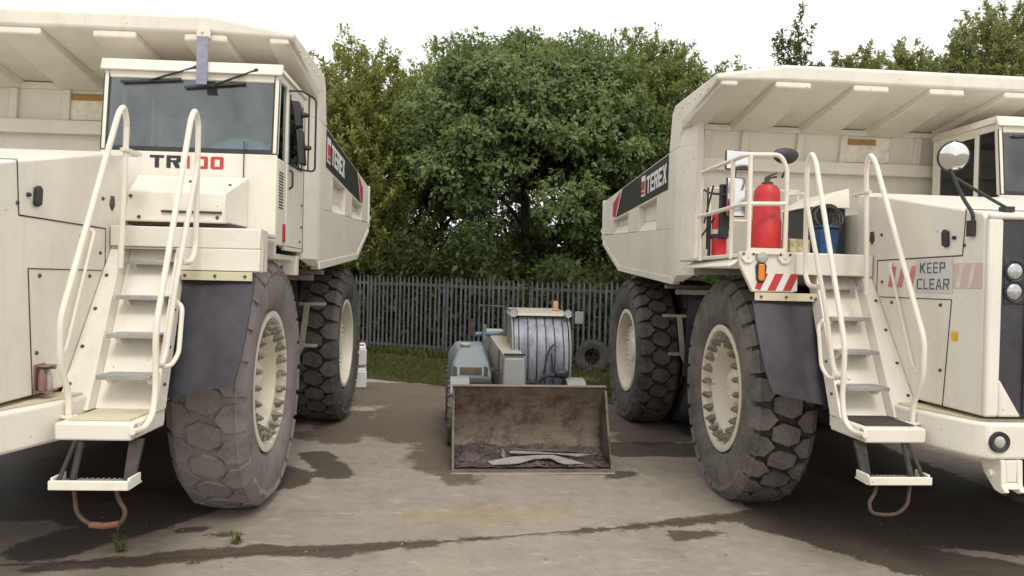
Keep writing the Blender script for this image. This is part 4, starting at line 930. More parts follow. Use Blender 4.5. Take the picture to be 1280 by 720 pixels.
# cab: bowed front screen with guard bars
CX0, CX1 = -.12, .76
arc = [(1.86, .86), (1.78, 1.05), (1.755, 1.25), (1.79, 1.48), (1.90, 1.72), (2.06, 1.89)]
m = MB()
for x in (CX0, CX1): m.tube([(x, y, z) for y, z in arc], .018, 8); m.tube([(x, 2.06, 1.89), (x, 3.1, 1.93), (x, 3.15, .9)], .028, 8, .1); m.tube([(x, 2.5, 1.91), (x, 2.42, .9)], .025, 8)
m.box(CX0 - .02, CX1 + .02, 1.84, 3.1, .66, .86)
cb_ = m.build('cab', 'loader_grey', LO, .006)
m = MB(); m.exx([(1.99, 1.905), (2.01, 1.950), (2.3, 1.985), (3.14, 1.99), (3.14, 1.93), (2.08, 1.91)], CX0 + .035, CX1 - .035); m.build('cab_roof', 'loader_cream', cb_, .01)
m = MB(); m.exx([(y + .008, z) for y, z in arc] + [(y + .014, z) for y, z in arc[::-1]], CX0 + .03, CX1 - .03); m.build('windscreen', 'loader_glass', cb_)
for x in (CX0, CX1):
    m = MB(); m.exx([(1.90, .90), (1.83, 1.25), (1.95, 1.70), (2.10, 1.86), (2.45, 1.88), (2.38, .9)], x - .004, x + .004); m.build('side_glass', 'loader_glass', cb_)
m = MB()
for k in range(6):
    x = CX0 + .10 + k * .135; m.tube([(x + .006 * math.sin(7 * z + k), y - .010, z) for y, z in arc], .007, 6)
m.build('guard_bar', 'black', cb_)
m = MB(); m.exx([(2.4, 1.0), (2.5, 1.0), (2.55, 1.6), (2.45, 1.6)], .1, .55); m.exx([(2.1, .87), (2.5, .87), (2.5, 1.0), (2.1, 1.0)], .1, .55); m.build('seat', 'black', cb_, .03)
m = MB(); m.box(CX0 + .02, CX1 - .02, 3.05, 3.12, .88, 1.92); m.build('rear_wall', 'interior', cb_)
for x in (CX0 + .02, CX1 - .02):
    m = MB(); m.lathe([(.001, -.01), (.05, -.01), (.062, -.02), (.066, 0), (.05, .05), (.001, .06)], (x, 1.95, 1.955), (0, 1, 0), 20); m.build('work_lamp', 'lens', cb_)
m = MB(); m.lathe([(.055, 0), (.055, .02), (.045, .03), (.042, .13), (.03, .15), (.001, .152)], (.60, 2.3, 1.985), (0, 0, 1), 20); m.build('beacon', 'beacon', cb_)
m = MB(); m.tube([(CX1 + .02, 2.0, 1.72), (CX1 + .11, 1.94, 1.74), (CX1 + .15, 1.92, 1.86)], .012, 8, .03); ma = m.build('mirror_arm', 'black', cb_)
m = MB(); m.box(CX1 + .08, CX1 + .21, 1.895, 1.915, 1.80, 1.99); m.build('cab_mirror', 'interior', cb_, .01)
m = MB(); m.tube([(-.10, 2.6, 1.40), (-.14, 2.6, 1.92), (-.19, 2.62, 2.02), (-.60, 2.7, 2.03)], .013, 8, .05); m.build('guard_hoop', 'galv', cb_)
m = MB(); m.tube([(.28, 1.74, .92), (.36, 1.70, 1.02), (.44, 1.70, 1.04), (.55, 1.70, 1.03)], .028, 8, .03); m.tube([(.34, 1.72, 1.04), (.42, 1.72, 1.42), (.50, 1.74, 1.50)], .012, 6, .05); m.tube([(.50, 1.72, 1.02), (.46, 1.72, 1.36)], .012, 6); m.build('wiper_linkage', 'loader_dark', cb_)
m = MB(); m.ball((.62, 1.66, 1.06), .09, (1.25, .5, .75), 18, 10); m.build('fallen_mirror', 'black', cb_)
m = MB(); m.box(.02, .20, 1.45, 1.75, .70, .96); m.tube([(.05, 1.4, .8), (.12, 1.38, 1.0), (.18, 1.42, .8)], .02, 8, .05); m.tube([(-.36, 1.3, .6), (-.42, 1.2, .85), (-.40, 1.15, 1.0)], .02, 8, .05); m.build('hydraulic_block', 'loader_dark', LO, .01)

# load in the bucket
def lump(m, c, r, rnd):
    n = 6; vs = []; m0 = len(m.v)
    vs = [Vector((rnd.uniform(.6, 1) * math.cos(2 * PI * k / n), rnd.uniform(.6, 1) * math.sin(2 * PI * k / n), rnd.uniform(-.1, .3))) * r + Vector(c) for k in range(n)]
    vs += [Vector((rnd.uniform(.2, .6) * math.cos(2 * PI * k / n + .5), rnd.uniform(.2, .6) * math.sin(2 * PI * k / n + .5), rnd.uniform(.4, .8))) * r + Vector(c) for k in range(n)]
    m.add(vs, [tuple(range(n, 2 * n))] + [(k, (k + 1) % n, n + (k + 1) % n, n + k) for k in range(n)])
rnd = random.Random(3); m = MB()
def bw(x, y):   # height of the heap on the bucket floor
    return .07 + .05 * y + .20 * max(0, (y - .30)) * (1 + .6 * noise.noise((x * 2.3, y * 3, 1))) + .02 * noise.noise((x * 7, y * 7, 4))
nx, ny = 60, 18
hv = [(-1.0 + 2.0 * i / (nx - 1), .10 + .66 * j / (ny - 1), bw(-1 + 2 * i / (nx - 1), .10 + .66 * j / (ny - 1)) - .012 * (j == 0)) for j in range(ny) for i in range(nx)]
m.add(hv, [(j * nx + i, j * nx + i + 1, (j + 1) * nx + i + 1, (j + 1) * nx + i) for j in range(ny - 1) for i in range(nx - 1)], True)
for k in range(900):
    x = rnd.uniform(-.98, .98); y = .12 + .62 * rnd.random() ** .7; lump(m, (x, y, bw(x, y) - .005), rnd.choice((.015, .02, .03, .04, .06)), rnd)
o = m.build('rubble_heap', 'rubble'); o.location = LO.location; o.rotation_euler = LO.rotation_euler; tag(o, 'dark broken rubble heaped along the back of the bucket', 'rubble', kind='stuff')
def in_bucket(x, y, z): 
    c, s = math.cos(.10), math.sin(.10); return (.33 + c * x - s * y, 9.33 + s * x + c * y, gz(.33) + z)
def torn_sheet(name, outline, label, loc, rz, seed, mat='sheet'):
    m = MB(); n = len(outline)
    m.prism([(x, y, .015 * math.sin(5 * x + seed) + .01 * math.sin(13 * x)) for x, y in outline], (0, 0, .008)); o = m.build(name, mat); o.location = loc; o.rotation_euler = (R(8), R(1), rz); return tag(o, label, 'sheet', 'metal pieces in the bucket')
torn_sheet('torn_sheet', [(-.52, .10), (-.48, .0), (-.30, -.02), (-.18, .03), (-.08, .09), (.0, .105), (.14, .10), (.20, .05), (.22, .02), (.30, .0), (.52, .03), (.40, .15), (.2, .20), (.0, .20), (-.1, .22), (-.25, .19)], 'jagged grey metal sheet lying at the front lip of the bucket', in_bucket(.05, .10, .10), .10, 1).scale = (1.2, 1.15, 1.5)
torn_sheet('torn_sheet', [(-.38, .0), (.1, -.02), (.30, .0), (.34, -.01), (.5, .05), (.34, .06), (.25, .04), (-.3, .06), (-.38, .05)], 'narrow pale metal strip lying deeper in the bucket behind the jagged sheet', in_bucket(.20, .36, .160), .11, 2).scale = (1.25, 1.1, 1)
torn_sheet('torn_sheet', [(-.40, .0), (.55, .02), (.56, .07), (-.40, .06)], 'long rusty brown strip lying against the rubble in the bucket', in_bucket(.10, .44, .175), .10, 3, 'bucket')
m = MB(); lump(m, (0, 0, 0), .075, rnd); m.v = [(x * .7, y * .7, z * 2.2) for x, y, z in m.v]; o = m.build('stone', 'stone', None, .006); o.location = in_bucket(-.36, .36, .13); tag(o, 'upright brown stone standing in the bucket beside the metal strips', 'stone', 'stones in the bucket')
m = MB(); lump(m, (0, 0, 0), .06, rnd); o = m.build('stone', 'stone', None, .006); o.location = in_bucket(-.50, .20, .085); tag(o, 'flat grey stone behind the left end of the jagged sheet', 'stone', 'stones in the bucket')

# ------------------------------------------------------------------ palisade fence
FA = Vector((-4.47, 23.16, 0)); FB = Vector((2.22, 19.98, 0)); fd = (FB - FA).normalized(); fa = math.atan2(fd.y, fd.x)
F0 = FA - fd * 13.75; BAY = 2.75; NB = 11
fc = empty('palisade_fence', (F0.x, F0.y, 0), fa, 'grey galvanised palisade fence with pointed pales behind the loader', 'fence')
rnd = random.Random(5)
for b in range(NB):
    x0 = b * BAY; xm = F0.x + fd.x * (x0 + BAY / 2); zg = gz(xm)
    m = MB(); k = 0; x = x0 + .085
    while x < x0 + BAY - .03:
        h = 2.47 + rnd.uniform(-.03, .02); w = .034; tl = rnd.choice((0, 0, 0, 1)) * rnd.uniform(-.035, .035) + rnd.uniform(-.008, .008)
        sec = [(-w, .012), (-w * .45, -.012), (w * .45, -.012), (w, .012), (w * .45, -.007), (-w * .45, -.007)]
        vs = [(x + a_, y_ - .03, zg + .06) for a_, y_ in sec] + [(x + a_ + tl, y_ - .03, zg + h - .13) for a_, y_ in sec] + [(x + a_ * .25 + tl, y_ - .03, zg + h) for a_, y_ in sec]
        m.add(vs, [(i, (i + 1) % 6, 6 + (i + 1) % 6, 6 + i) for i in range(6)] + [(6 + i, 6 + (i + 1) % 6, 12 + (i + 1) % 6, 12 + i) for i in range(6)] + [tuple(range(12, 18))])
        x += .155
    m.build('pale_panel', 'galv', fc)
    for z in (.36, 2.22):
        m = MB(); m.box(x0 + .045, x0 + BAY - .045, -.012, .03, zg + z - .025, zg + z + .025); m.box(x0 + .045, x0 + BAY - .045, -.012, -.006, zg + z + .0, zg + z + .05); m.build('rail', 'galv', fc)
for b in range(NB + 1):
    m = MB(); x0 = b * BAY; zg = gz(F0.x + fd.x * x0)
    m.box(x0 - .025, x0 + .025, .035, .043, zg, zg + 2.30); m.box(x0 - .004, x0 + .004, .043, .12, zg, zg + 2.30); m.box(x0 - .025, x0 + .025, .12, .128, zg, zg + 2.30); m.build('post', 'galv', fc)
# loose tyre against the fence
t = empty('tyre', (2.20, 19.62, gz(2.2)), fa, 'old bare tyre leaning on the fence beside the loader cab', 'tyre')
m = MB(); m.lathe([(.22, -.09), (.30, -.125), (.40, -.13), (.465, -.10), (.475, 0), (.465, .10), (.40, .13), (.30, .125), (.22, .09), (.24, 0)], (0, 0, 0), (0, 1, 0), 44, close=True)
for i in range(30):
    a_ = 2 * PI * i / 30
    for s in (-1, 1): m.hexa([((.46) * math.cos(a_ + d), y, .46 * math.sin(a_ + d)) for d, y in ((0, s * .01), (.1, s * .01), (.13, s * .12), (.03, s * .12))], [((.487 - .012 * (j > 1)) * math.cos(a_ + d), y, (.487 - .012 * (j > 1)) * math.sin(a_ + d)) for j, (d, y) in enumerate(((0, s * .01), (.1, s * .01), (.13, s * .12), (.03, s * .12)))])
o = m.build('casing', 'old_tyre', t); o.rotation_euler = (R(-12), 0, 0); o.location = (0, 0, .475)
# white jugs behind the left truck
def jug(loc, rz, sc, label):
    t = empty('jerrycan', loc, rz, label, 'jerrycan', 'white jerrycans behind the left truck')
    m = MB(); w, d, h = .15 * sc, .13 * sc, .40 * sc
    m.hexa([(-w, -d, 0), (w, -d, 0), (w, d, 0), (-w, d, 0)], [(-w, -d, h * .78), (w, -d, h * .78), (w, d, h * .78), (-w, d, h * .78)])
    m.hexa([(-w, -d, h * .781), (w, -d, h * .781), (w, d, h * .781), (-w, d, h * .781)], [(-w * .6, -d * .6, h * .9), (w * .8, -d * .6, h * .9), (w * .8, d * .6, h * .9), (-w * .6, d * .6, h * .9)])
    m.build('container', 'jug', t, .03 * sc, seg=3)
    m = MB(); m.tube([(w * .8, 0, h * .86), (w * .75, 0, h), (-w * .2, 0, h), (-w * .35, 0, h * .88)], .022 * sc, 8, .05); m.build('handle', 'jug', t)
    m = MB(); m.cyl((-w * .45, 0, h * .89), (-w * .45, 0, h * 1.0), .035 * sc, .033 * sc, 14); m.build('cap', 'interior_pale', t)
jug((-3.32, 16.15, gz(-3.4)), .2, 1.22, 'lower, wider white jerrycan standing on the ground behind the left truck')
jug((-3.33, 16.17, gz(-3.4) + .492), .25, 1.15, 'upper white jerrycan standing on top of another behind the left truck')

# ------------------------------------------------------------------ ground
def capd(px, py, cap):
    x0, y0, x1, y1, r = cap; dx, dy = x1 - x0, y1 - y0
    u = np.clip(((px - x0) * dx + (py - y0) * dy) / (dx * dx + dy * dy + 1e-9), 0, 1)
    return np.hypot(px - x0 - u * dx, py - y0 - u * dy) - r
def field(px, py, caps):
    d = np.full(px.shape, 9.)
    for c in caps: d = np.minimum(d, capd(px, py, c))
    return d
OIL_SHADE = [(-5.2, 8.6, -5.4, 12.5, 1.3), (4.6, 8.6, 4.4, 13., 1.5), (4.0, 7.6, 6.5, 7.2, .5), (-5.07, 7.37, -4.38, 7.42, .35), (-3.95, 6.35, -3.29, 7.51, .30), (-3.92, 7.46, -2.89, 8.75, .55), (-3.75, 5.93, -2.91, 6.2, .10), (-2.93, 6.23, -2.25, 6.42, .13), (-2.26, 6.46, -1.49, 6.47, .10), (-1.51, 6.55, -.68, 6.76, .05), (-.68, 6.78, .52, 7.13, .015), (.52, 7.13, 1.7, 7.57, .03), (1.7, 7.57, 2.83, 7.97, .10), (1.69, 7.18, 2.04, 7.3, .09), (2.9, 7.75, 3.7, 6.75, .42), (3.7, 6.84, 4.6, 6.35, .34), (3.3, 8.29, 5.6, 7.6, .62), (-3.05, 6.88, -2.88, 6.93, .05), (-2.75, 6.79, -2.55, 6.85, .05), (-2.6, 9.99, -2.1, 9.0, .2), (-2.83, 8.58, -2.82, 9.13, .18), (1.65, 10.91, 2.81, 11.03, .45), (1.3, 9.3, 1.55, 9.5, .10)]  # oil stains; broad capsules under the trucks paint in shadow as well
WET_SHADE = [(-3.4, 16.1, 2.2, 14.6, 1.0), (-1.7, 14.6, -1.35, 11.6, .75), (-1.1, 11.4, -.95, 9.6, .28), (-2.9, 12.5, -2.6, 11.0, .30), (-3.12, 14.62, -1.24, 14.9, .8), (-2.47, 12.24, -1.67, 11.38, .32), (-.87, 10.65, -.63, 8.95, .15), (2.09, 14.41, 2.28, 12.82, .8), (-3.34, 15.64, -.65, 16.3, .5), (-2.87, 11.25, -2.75, 12.93, .3), (-.64, 16.07, 1.93, 14.39, .5), (2.2, 11.8, 3.0, 12.2, .5), (-5, 9, -4, 13, .8), (5, 10, 5, 14, .9), (-4.6, 8.2, -3.6, 8.6, .5)]  # wet stains; capsules beneath the trucks deepen the shadow by colour
JOINT = [(-9, 4.96, -4.09, 5.96, 0), (-4.09, 5.96, -2.91, 6.2, 0), (-2.91, 6.2, -1.51, 6.55, 0), (-1.51, 6.55, .06, 7.03, 0), (.06, 7.03, 1.7, 7.57, 0), (1.7, 7.57, 2.83, 7.97, 0), (2.83, 7.97, 9., 9.9, 0)]
YEL = [(-.9, 7.55, .5, 7.75, .12), (-.2, 7.35, -.15, 7.5, .05)]
def axis(dense, lo, hi, mid0, mid1):
    a = list(np.arange(mid0, mid1 + 1e-6, dense)); st = dense; v = mid1
    while v < hi: st *= 1.35; v += st; a.append(v)
    st = dense; v = mid0
    while v > lo: st *= 1.35; v -= st; a.insert(0, v)
    return np.array(a)
gx = axis(.07, -500, 500, -6.5, 6.5); gy = axis(.07, -400, 600, 4.5, 18.)
PX, PY = np.meshgrid(gx, gy); px, py = PX.ravel(), PY.ravel()
pz = -0.0082 * np.clip(px, -15, 15)
me = bpy.data.meshes.new('ground'); nxg, nyg = len(gx), len(gy)
me.vertices.add(nxg * nyg); me.vertices.foreach_set('co', np.stack([px, py, pz], 1).ravel())
ii, jj = np.meshgrid(np.arange(nxg - 1), np.arange(nyg - 1)); b0 = (jj * nxg + ii).ravel()
quads = np.stack([b0, b0 + 1, b0 + nxg + 1, b0 + nxg], 1)
me.loops.add(quads.size); me.loops.foreach_set('vertex_index', quads.ravel()); me.polygons.add(len(quads)); me.polygons.foreach_set('loop_start', np.arange(0, quads.size, 4)); me.update(); me.validate()
for nm, caps in (('oil', OIL_SHADE), ('wet', WET_SHADE), ('joint', JOINT), ('yellow', YEL)):
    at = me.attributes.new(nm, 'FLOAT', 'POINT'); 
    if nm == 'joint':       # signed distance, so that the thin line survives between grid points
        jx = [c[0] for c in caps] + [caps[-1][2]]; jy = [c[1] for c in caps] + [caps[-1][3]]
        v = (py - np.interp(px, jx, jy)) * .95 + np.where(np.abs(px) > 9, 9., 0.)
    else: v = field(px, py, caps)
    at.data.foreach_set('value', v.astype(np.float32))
t = NT('concrete'); o = t.obj()
wob = t.noise(o, 1.1, 9, .68); wob2 = t.noise(o, 5.5, 8, .7); fine = t.noise(o, 60., 6, .75); mid = t.noise(o, .55, 5); grit = t.noise(o, 190., 3, .8)
wob3 = t.noise(o, 21., 6, .7)
att = lambda n: t.n('ShaderNodeAttribute', attribute_name=n).outputs['Fac']
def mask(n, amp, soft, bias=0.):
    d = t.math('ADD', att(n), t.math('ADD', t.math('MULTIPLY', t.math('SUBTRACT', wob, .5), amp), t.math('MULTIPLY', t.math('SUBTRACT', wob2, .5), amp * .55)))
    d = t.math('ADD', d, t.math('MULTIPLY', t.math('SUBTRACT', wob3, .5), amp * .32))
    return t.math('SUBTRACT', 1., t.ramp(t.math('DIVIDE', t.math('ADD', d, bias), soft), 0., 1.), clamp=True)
base = t.mix(t.ramp(t.math('ADD', t.math('MULTIPLY', wob, .6), t.math('MULTIPLY', wob2, .4)), .36, .66), (.235, .205, .168, 1), (.40, .358, .30, 1))
base = t.mix(t.math('MULTIPLY', t.ramp(mid, .40, .62), .35), base, (.25, .215, .17, 1))
base = t.mix(t.math('MULTIPLY', t.ramp(fine, .56, .70), .5), base, (.46, .425, .37, 1))
base = t.mix(t.math('MULTIPLY', t.ramp(grit, .62, .75), .35), base, (.13, .115, .10, 1))
scale_ = t.noise(t.scaled(o, (1.2, 4., 1.)), 1.7, 9, .75)
base = t.mix(t.math('MULTIPLY', t.ramp(scale_, .575, .66), .55), base, (.50, .475, .435, 1))
base = t.mix(t.math('MULTIPLY', mask('yellow', .45, .16), .20), base, (.42, .30, .07, 1))
wet_shade_m = mask('wet', 1.0, .16); oil_shade_m = mask('oil', .42, .05)  # stain masks, including the shade painted under both trucks
base = t.mix(t.math('MULTIPLY', wet_shade_m, .74), base, (.082, .059, .042, 1))
base = t.mix(t.math('MULTIPLY', oil_shade_m, .78), base, (.044, .031, .023, 1))
drops = t.ramp(t.noise(o, 2.6, 7, .62), .685, .70)
base = t.mix(t.math('MULTIPLY', drops, .45), base, (.085, .068, .055, 1))
jm = t.math('SUBTRACT', 1., t.ramp(t.math('ABSOLUTE', t.math('ADD', att('joint'), t.math('MULTIPLY', t.math('SUBTRACT', wob2, .5), .16))), .010, .030), clamp=True)
base = t.mix(t.math('MULTIPLY', jm, .8), base, (.075, .060, .047, 1))
far = t.n('ShaderNodeSeparateXYZ', {0: o}).outputs[1]
rough = t.math('SUBTRACT', t.math('ADD', .78, t.math('MULTIPLY', wob2, .15)), t.math('MULTIPLY', oil_shade_m, .30))
hgt = t.math('ADD', t.math('ADD', t.math('MULTIPLY', fine, .6), t.math('MULTIPLY', grit, .3)), t.math('ADD', t.math('MULTIPLY', wob2, .8), t.math('MULTIPLY', jm, -1.2)))
t.bsdf(base, rough, bump=hgt, bstr=.28, bdist=.012, spec=t.math('SUBTRACT', .16, t.math('MULTIPLY', oil_shade_m, .06)))
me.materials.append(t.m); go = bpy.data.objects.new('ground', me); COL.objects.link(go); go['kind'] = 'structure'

# verge of soil under the grass, its edge ragged
def at_fence(u, off):  # u metres along the fence from FA, off metres towards the yard
    return (FA.x + fd.x * u + fd.y * off, FA.y + fd.y * u - fd.x * off)
rows = []
nu = 160; vs = []
for i in range(nu):
    u = -16 + 36 * i / (nu - 1); e = 4.55 + .16 * noise.noise((u * .9, 3, 1)) + .10 * noise.noise((u * 4, 7, 2))
    for off in (e, 2.5, 0, -5, -22):
        x, y = at_fence(u, off); z = gz(x) + (.012 if off == e else .05 if off > -1 else .10)
        vs.append((x, y, z))
m = MB(); m.add(vs, [(i * 5 + k, (i + 1) * 5 + k, (i + 1) * 5 + k + 1, i * 5 + k + 1) for i in range(nu - 1) for k in range(4)], True)
o = m.build('verge_soil', 'grass_soil'); o['kind'] = 'structure'

# ------------------------------------------------------------------ foliage: many small bent leaf blades
def leaf_mesh(name, pos, dirs, nrm, length, width, tint, mat, parent=None, fold=.25):
    """pos N x 3 base points, dirs blade direction, nrm rough upper side; every leaf is two bent quads"""
    n = len(pos); d = dirs / (np.linalg.norm(dirs, axis=1, keepdims=True) + 1e-9)
    s = np.cross(d, nrm); s /= (np.linalg.norm(s, axis=1, keepdims=True) + 1e-9); up = np.cross(s, d)
    L = length[:, None]; Wd = width[:, None]
    v0 = pos; v3 = pos + d * L - up * L * .12
    midp = pos + d * L * .48 + up * L * .03
    v1 = midp + s * Wd + up * Wd * fold; v2 = midp - s * Wd + up * Wd * fold
    co = np.stack([v0, v1, v3, v2], 1).reshape(-1, 3)
    k = np.arange(n) * 4
    tris = np.stack([k, k + 1, k + 2, k, k + 2, k + 3], 1).reshape(-1)
    me = bpy.data.meshes.new(name); me.vertices.add(4 * n); me.vertices.foreach_set('co', co.ravel().astype(np.float32))
    me.loops.add(len(tris)); me.loops.foreach_set('vertex_index', tris.astype(np.int32)); me.polygons.add(2 * n); me.polygons.foreach_set('loop_start', np.arange(0, 6 * n, 3, dtype=np.int32)); me.update()
    at = me.attributes.new('tint', 'FLOAT', 'POINT'); at.data.foreach_set('value', np.repeat(np.clip(tint, 0, 1), 4).astype(np.float32))
    me.materials.append(M[mat]); o = bpy.data.objects.new(name, me); COL.objects.link(o)
    if parent is not None: o.parent = parent
    return o
def unit(n): 
    v = RNG.normal(size=(n, 3)); return v / np.linalg.norm(v, axis=1, keepdims=True)
def trunk(parent, h, r, limbs, spread, seed, lean=0.):
    rnd = random.Random(seed); m = MB(); pts = [(0, 0, -.1)]
    for k in range(1, 6): pts.append((lean * k / 5 + rnd.uniform(-.12, .12), rnd.uniform(-.12, .12), h * k / 5))
    m.tube(pts, r, 10, r1=r * .25)
    for k in range(limbs):
        z = h * rnd.uniform(.22, .85); a_ = rnd.uniform(0, 2 * PI); q = spread * rnd.uniform(.5, 1.); b0_ = Vector((lean * z / h, 0, z))
        mid_ = b0_ + Vector((math.cos(a_) * q * .45, math.sin(a_) * q * .45, q * .45)); e = b0_ + Vector((math.cos(a_) * q, math.sin(a_) * q, q * rnd.uniform(.6, 1.2)))
        m.tube([b0_, mid_, e], r * .38, 7, .3, r1=r * .06)
    return m.build('trunk', 'bark', parent)
def broad_tree(loc, h, rad, zc, zr, nblob, per, label, mat, leaf, seed, tmid=.5, cat='tree', group=None, low=0., trunk_r=.22, gap=None):
    """round crown: leaf rosettes on the upper and outer faces of many overlapping boughs"""
    global RNG; RNG = np.random.default_rng(seed)
    T_ = empty('broadleaf_tree', loc, 0, label, cat, group); trunk(T_, h * .8, trunk_r, 16, rad * .7, seed)
    P_, D_, N_, TI = [], [], [], []
    for b in range(nblob):
        u = unit(1)[0]; u[2] = abs(u[2]) if RNG.random() < .62 else u[2]
        q = RNG.uniform(.45, 1.) ** .6
        q *= 1 + .16 * noise.noise((u[0] * 1.7 + seed, u[1] * 1.7, u[2] * 1.7))
        c = np.array([u[0] * rad * q, u[1] * rad * q, zc + u[2] * zr * q])
        if c[2] < low: c[2] = low + RNG.random() * 1.2
        if gap and gap[0] < c[2] < gap[1] and RNG.random() < .45: continue
        br_ = RNG.uniform(.50, 1.30) * (rad / 4.6) ** .5; tb = RNG.normal(tmid, .19)
        nro = per // 6
        du = unit(nro); du[:, 2] = np.where(RNG.random(nro) < .78, np.abs(du[:, 2]), du[:, 2])
        rr = br_ * RNG.uniform(.55, 1.05, nro)[:, None]
        ctr = c + du * rr * np.array([1.15, 1.15, .80])
        out = du + np.array([0, 0, .35]); out += np.array([u[0], u[1], 0]) * .4
        for k in range(6):      # leaflets fan out and droop
            side = unit(nro); d = out * .35 + side * .9; d[:, 2] -= .38
            P_.append(ctr + side * .03); D_.append(d); N_.append(out + unit(nro) * .25); TI.append(np.full(nro, tb) + RNG.normal(0, .13, nro))
    P_ = np.concatenate(P_); n = len(P_)
    L = leaf * RNG.uniform(.5, 1.45, n)
    leaf_mesh('crown', P_, np.concatenate(D_), np.concatenate(N_), L, L * RNG.uniform(.18, .32, n), np.concatenate(TI), mat, T_)
    return T_
def shoot_tree(loc, h, rad, z0, nshoot, per, label, mat, leaf, seed, tmid=.5, up=.9, cat='tree', group=None, name='leafy_tree', trunk_r=.16, droop=.0, top=None):
    """crown of many upright shoots set with narrow leaves, ragged against the sky"""
    global RNG; RNG = np.random.default_rng(seed)
    T_ = empty(name, loc, 0, label, cat, group); trunk(T_, h * .72, trunk_r, 18, rad * .8, seed)
    P_, D_, N_, TI = [], [], [], []
    lump_ = RNG.uniform(0, 10, 3)
    for b in range(nshoot):
        a_ = RNG.uniform(0, 2 * PI); q = math.sqrt(RNG.random())
        zt = RNG.random() ** .8
        prof = math.sin(PI * min(1., .16 + .66 * zt)) ** .5
        hh = h * (1 - .22 * q * q) * (1 + .10 * noise.noise((math.cos(a_) * q * 2 + lump_[0], math.sin(a_) * q * 2, seed)))
        x, y = rad * q * prof * math.cos(a_), rad * q * prof * math.sin(a_); z = z0 + (hh - z0) * zt
        ln = RNG.uniform(.5, 1.15); d0 = np.array([math.cos(a_) * q * .7, math.sin(a_) * q * .7, up]) + RNG.normal(0, .28, 3); d0 /= np.linalg.norm(d0)
        u = RNG.random(per); base = np.array([x, y, z - ln * .6]) + d0 * (u[:, None] * ln) + RNG.normal(0, .05, (per, 3))
        sd = unit(per); d = sd + d0 * .55; d[:, 2] -= droop
        P_.append(base); D_.append(d); N_.append(np.array([0, 0, 1.]) + unit(per) * .5); TI.append(np.full(per, RNG.normal(tmid, .15)) + RNG.normal(0, .12, per) + .12 * u)
    P_ = np.concatenate(P_); n = len(P_); L = leaf * RNG.uniform(.6, 1.3, n)
    leaf_mesh('crown', P_, np.concatenate(D_), np.concatenate(N_), L, L * RNG.uniform(.17, .26, n), np.concatenate(TI), mat, T_)
    return T_
G = 'trees behind the palisade fence'
broad_tree((.45, 27.2, 0), 11.2, 4.45, 6.5, 4.4, 340, 880, 'largest tree, round green broadleaf crown standing behind the loader', 'leaf_mid', .168, 21, .5, group=G, low=2.4, trunk_r=.26, gap=(4.0, 5.2))
shoot_tree((-5.7, 27.4, 0), 10.9, 3.1, 1.6, 1900, 60, 'olive green bushy tree rising directly right of the left truck', 'leaf_olive', .17, 31, .52, group=G)
shoot_tree((-8.8, 28.6, 0), 11.2, 3.0, 2.2, 500, 55, 'olive green tree mostly hidden behind the left truck canopy', 'leaf_olive', .19, 32, .45, group=G)
shoot_tree((-2.9, 29.4, 0), 11.5, 2.6, 6.2, 700, 55, 'yellowish tree half hidden between the olive tree and the large dark tree', 'leaf_olive', .17, 33, .56, group=G)
shoot_tree((5.0, 27.6, 0), 11.7, 2.9, 1.6, 1700, 60, 'fresh green tree with upright shoots right of the large dark tree', 'leaf_light', .17, 34, .5, group=G)
shoot_tree((2.6, 29.6, 0), 12.0, 2.4, 6.2, 700, 55, 'green tree top showing between the large dark tree and the fresh green one', 'leaf_light', .17, 38, .42, group=G)
shoot_tree((7.6, 27.0, 0), 10.4, 2.4, 1.5, 1100, 55, 'lower fresh green tree rising beside the right truck body', 'leaf_light', .17, 35, .46, group=G)
shoot_tree((10.8, 29.0, 0), 13.4, .8, 6.4, 120, 44, 'slender dark pointed tree top showing above the right truck canopy', 'leaf_dark', .20, 36, .5, up=1.3, group=G, name='slender_tree', trunk_r=.12)
G2 = 'pale trees above the right truck'
for k, (x, y, h, r_, lb) in enumerate(((14.0, 31, 12.5, 2.1, 'low pale green bush top, leftmost above the right truck canopy'), (16.4, 31, 13.0, 2.4, 'pale green tree top in the middle of those above the right truck canopy'), (19.0, 30, 13.9, 2.4, 'tallest pale yellow-green tree in the upper right corner'), (21.6, 31, 15.3, 2.5, 'pale tree at the far right beyond the tallest one'))):
    shoot_tree((x, y, 0), h, r_, 5.0, 950, 50, lb, 'leaf_far', .20, 50 + k, .5, group=G2)
# undergrowth and the wood behind, one mass; shade under the trees put into dark leaf colour
RNG = np.random.default_rng(77)
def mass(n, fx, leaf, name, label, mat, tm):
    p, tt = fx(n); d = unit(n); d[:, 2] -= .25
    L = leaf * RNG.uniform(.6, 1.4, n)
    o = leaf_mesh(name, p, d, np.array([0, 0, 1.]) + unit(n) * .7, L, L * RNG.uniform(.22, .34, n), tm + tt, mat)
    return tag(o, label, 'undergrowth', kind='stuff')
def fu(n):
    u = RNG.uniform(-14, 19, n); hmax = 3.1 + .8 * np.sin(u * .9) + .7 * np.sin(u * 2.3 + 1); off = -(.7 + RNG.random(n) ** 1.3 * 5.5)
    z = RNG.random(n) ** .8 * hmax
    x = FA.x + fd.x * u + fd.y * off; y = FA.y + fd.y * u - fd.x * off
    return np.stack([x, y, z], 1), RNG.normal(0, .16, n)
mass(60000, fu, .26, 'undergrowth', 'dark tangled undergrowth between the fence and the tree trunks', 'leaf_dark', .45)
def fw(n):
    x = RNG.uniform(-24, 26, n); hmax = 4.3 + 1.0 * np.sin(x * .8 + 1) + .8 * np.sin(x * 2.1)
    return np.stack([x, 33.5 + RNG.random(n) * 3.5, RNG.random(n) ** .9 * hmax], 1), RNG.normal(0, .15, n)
mass(70000, fw, .38, 'distant_wood', 'dark band of wood seen between the trunks behind the fence', 'leaf_dark', .4)
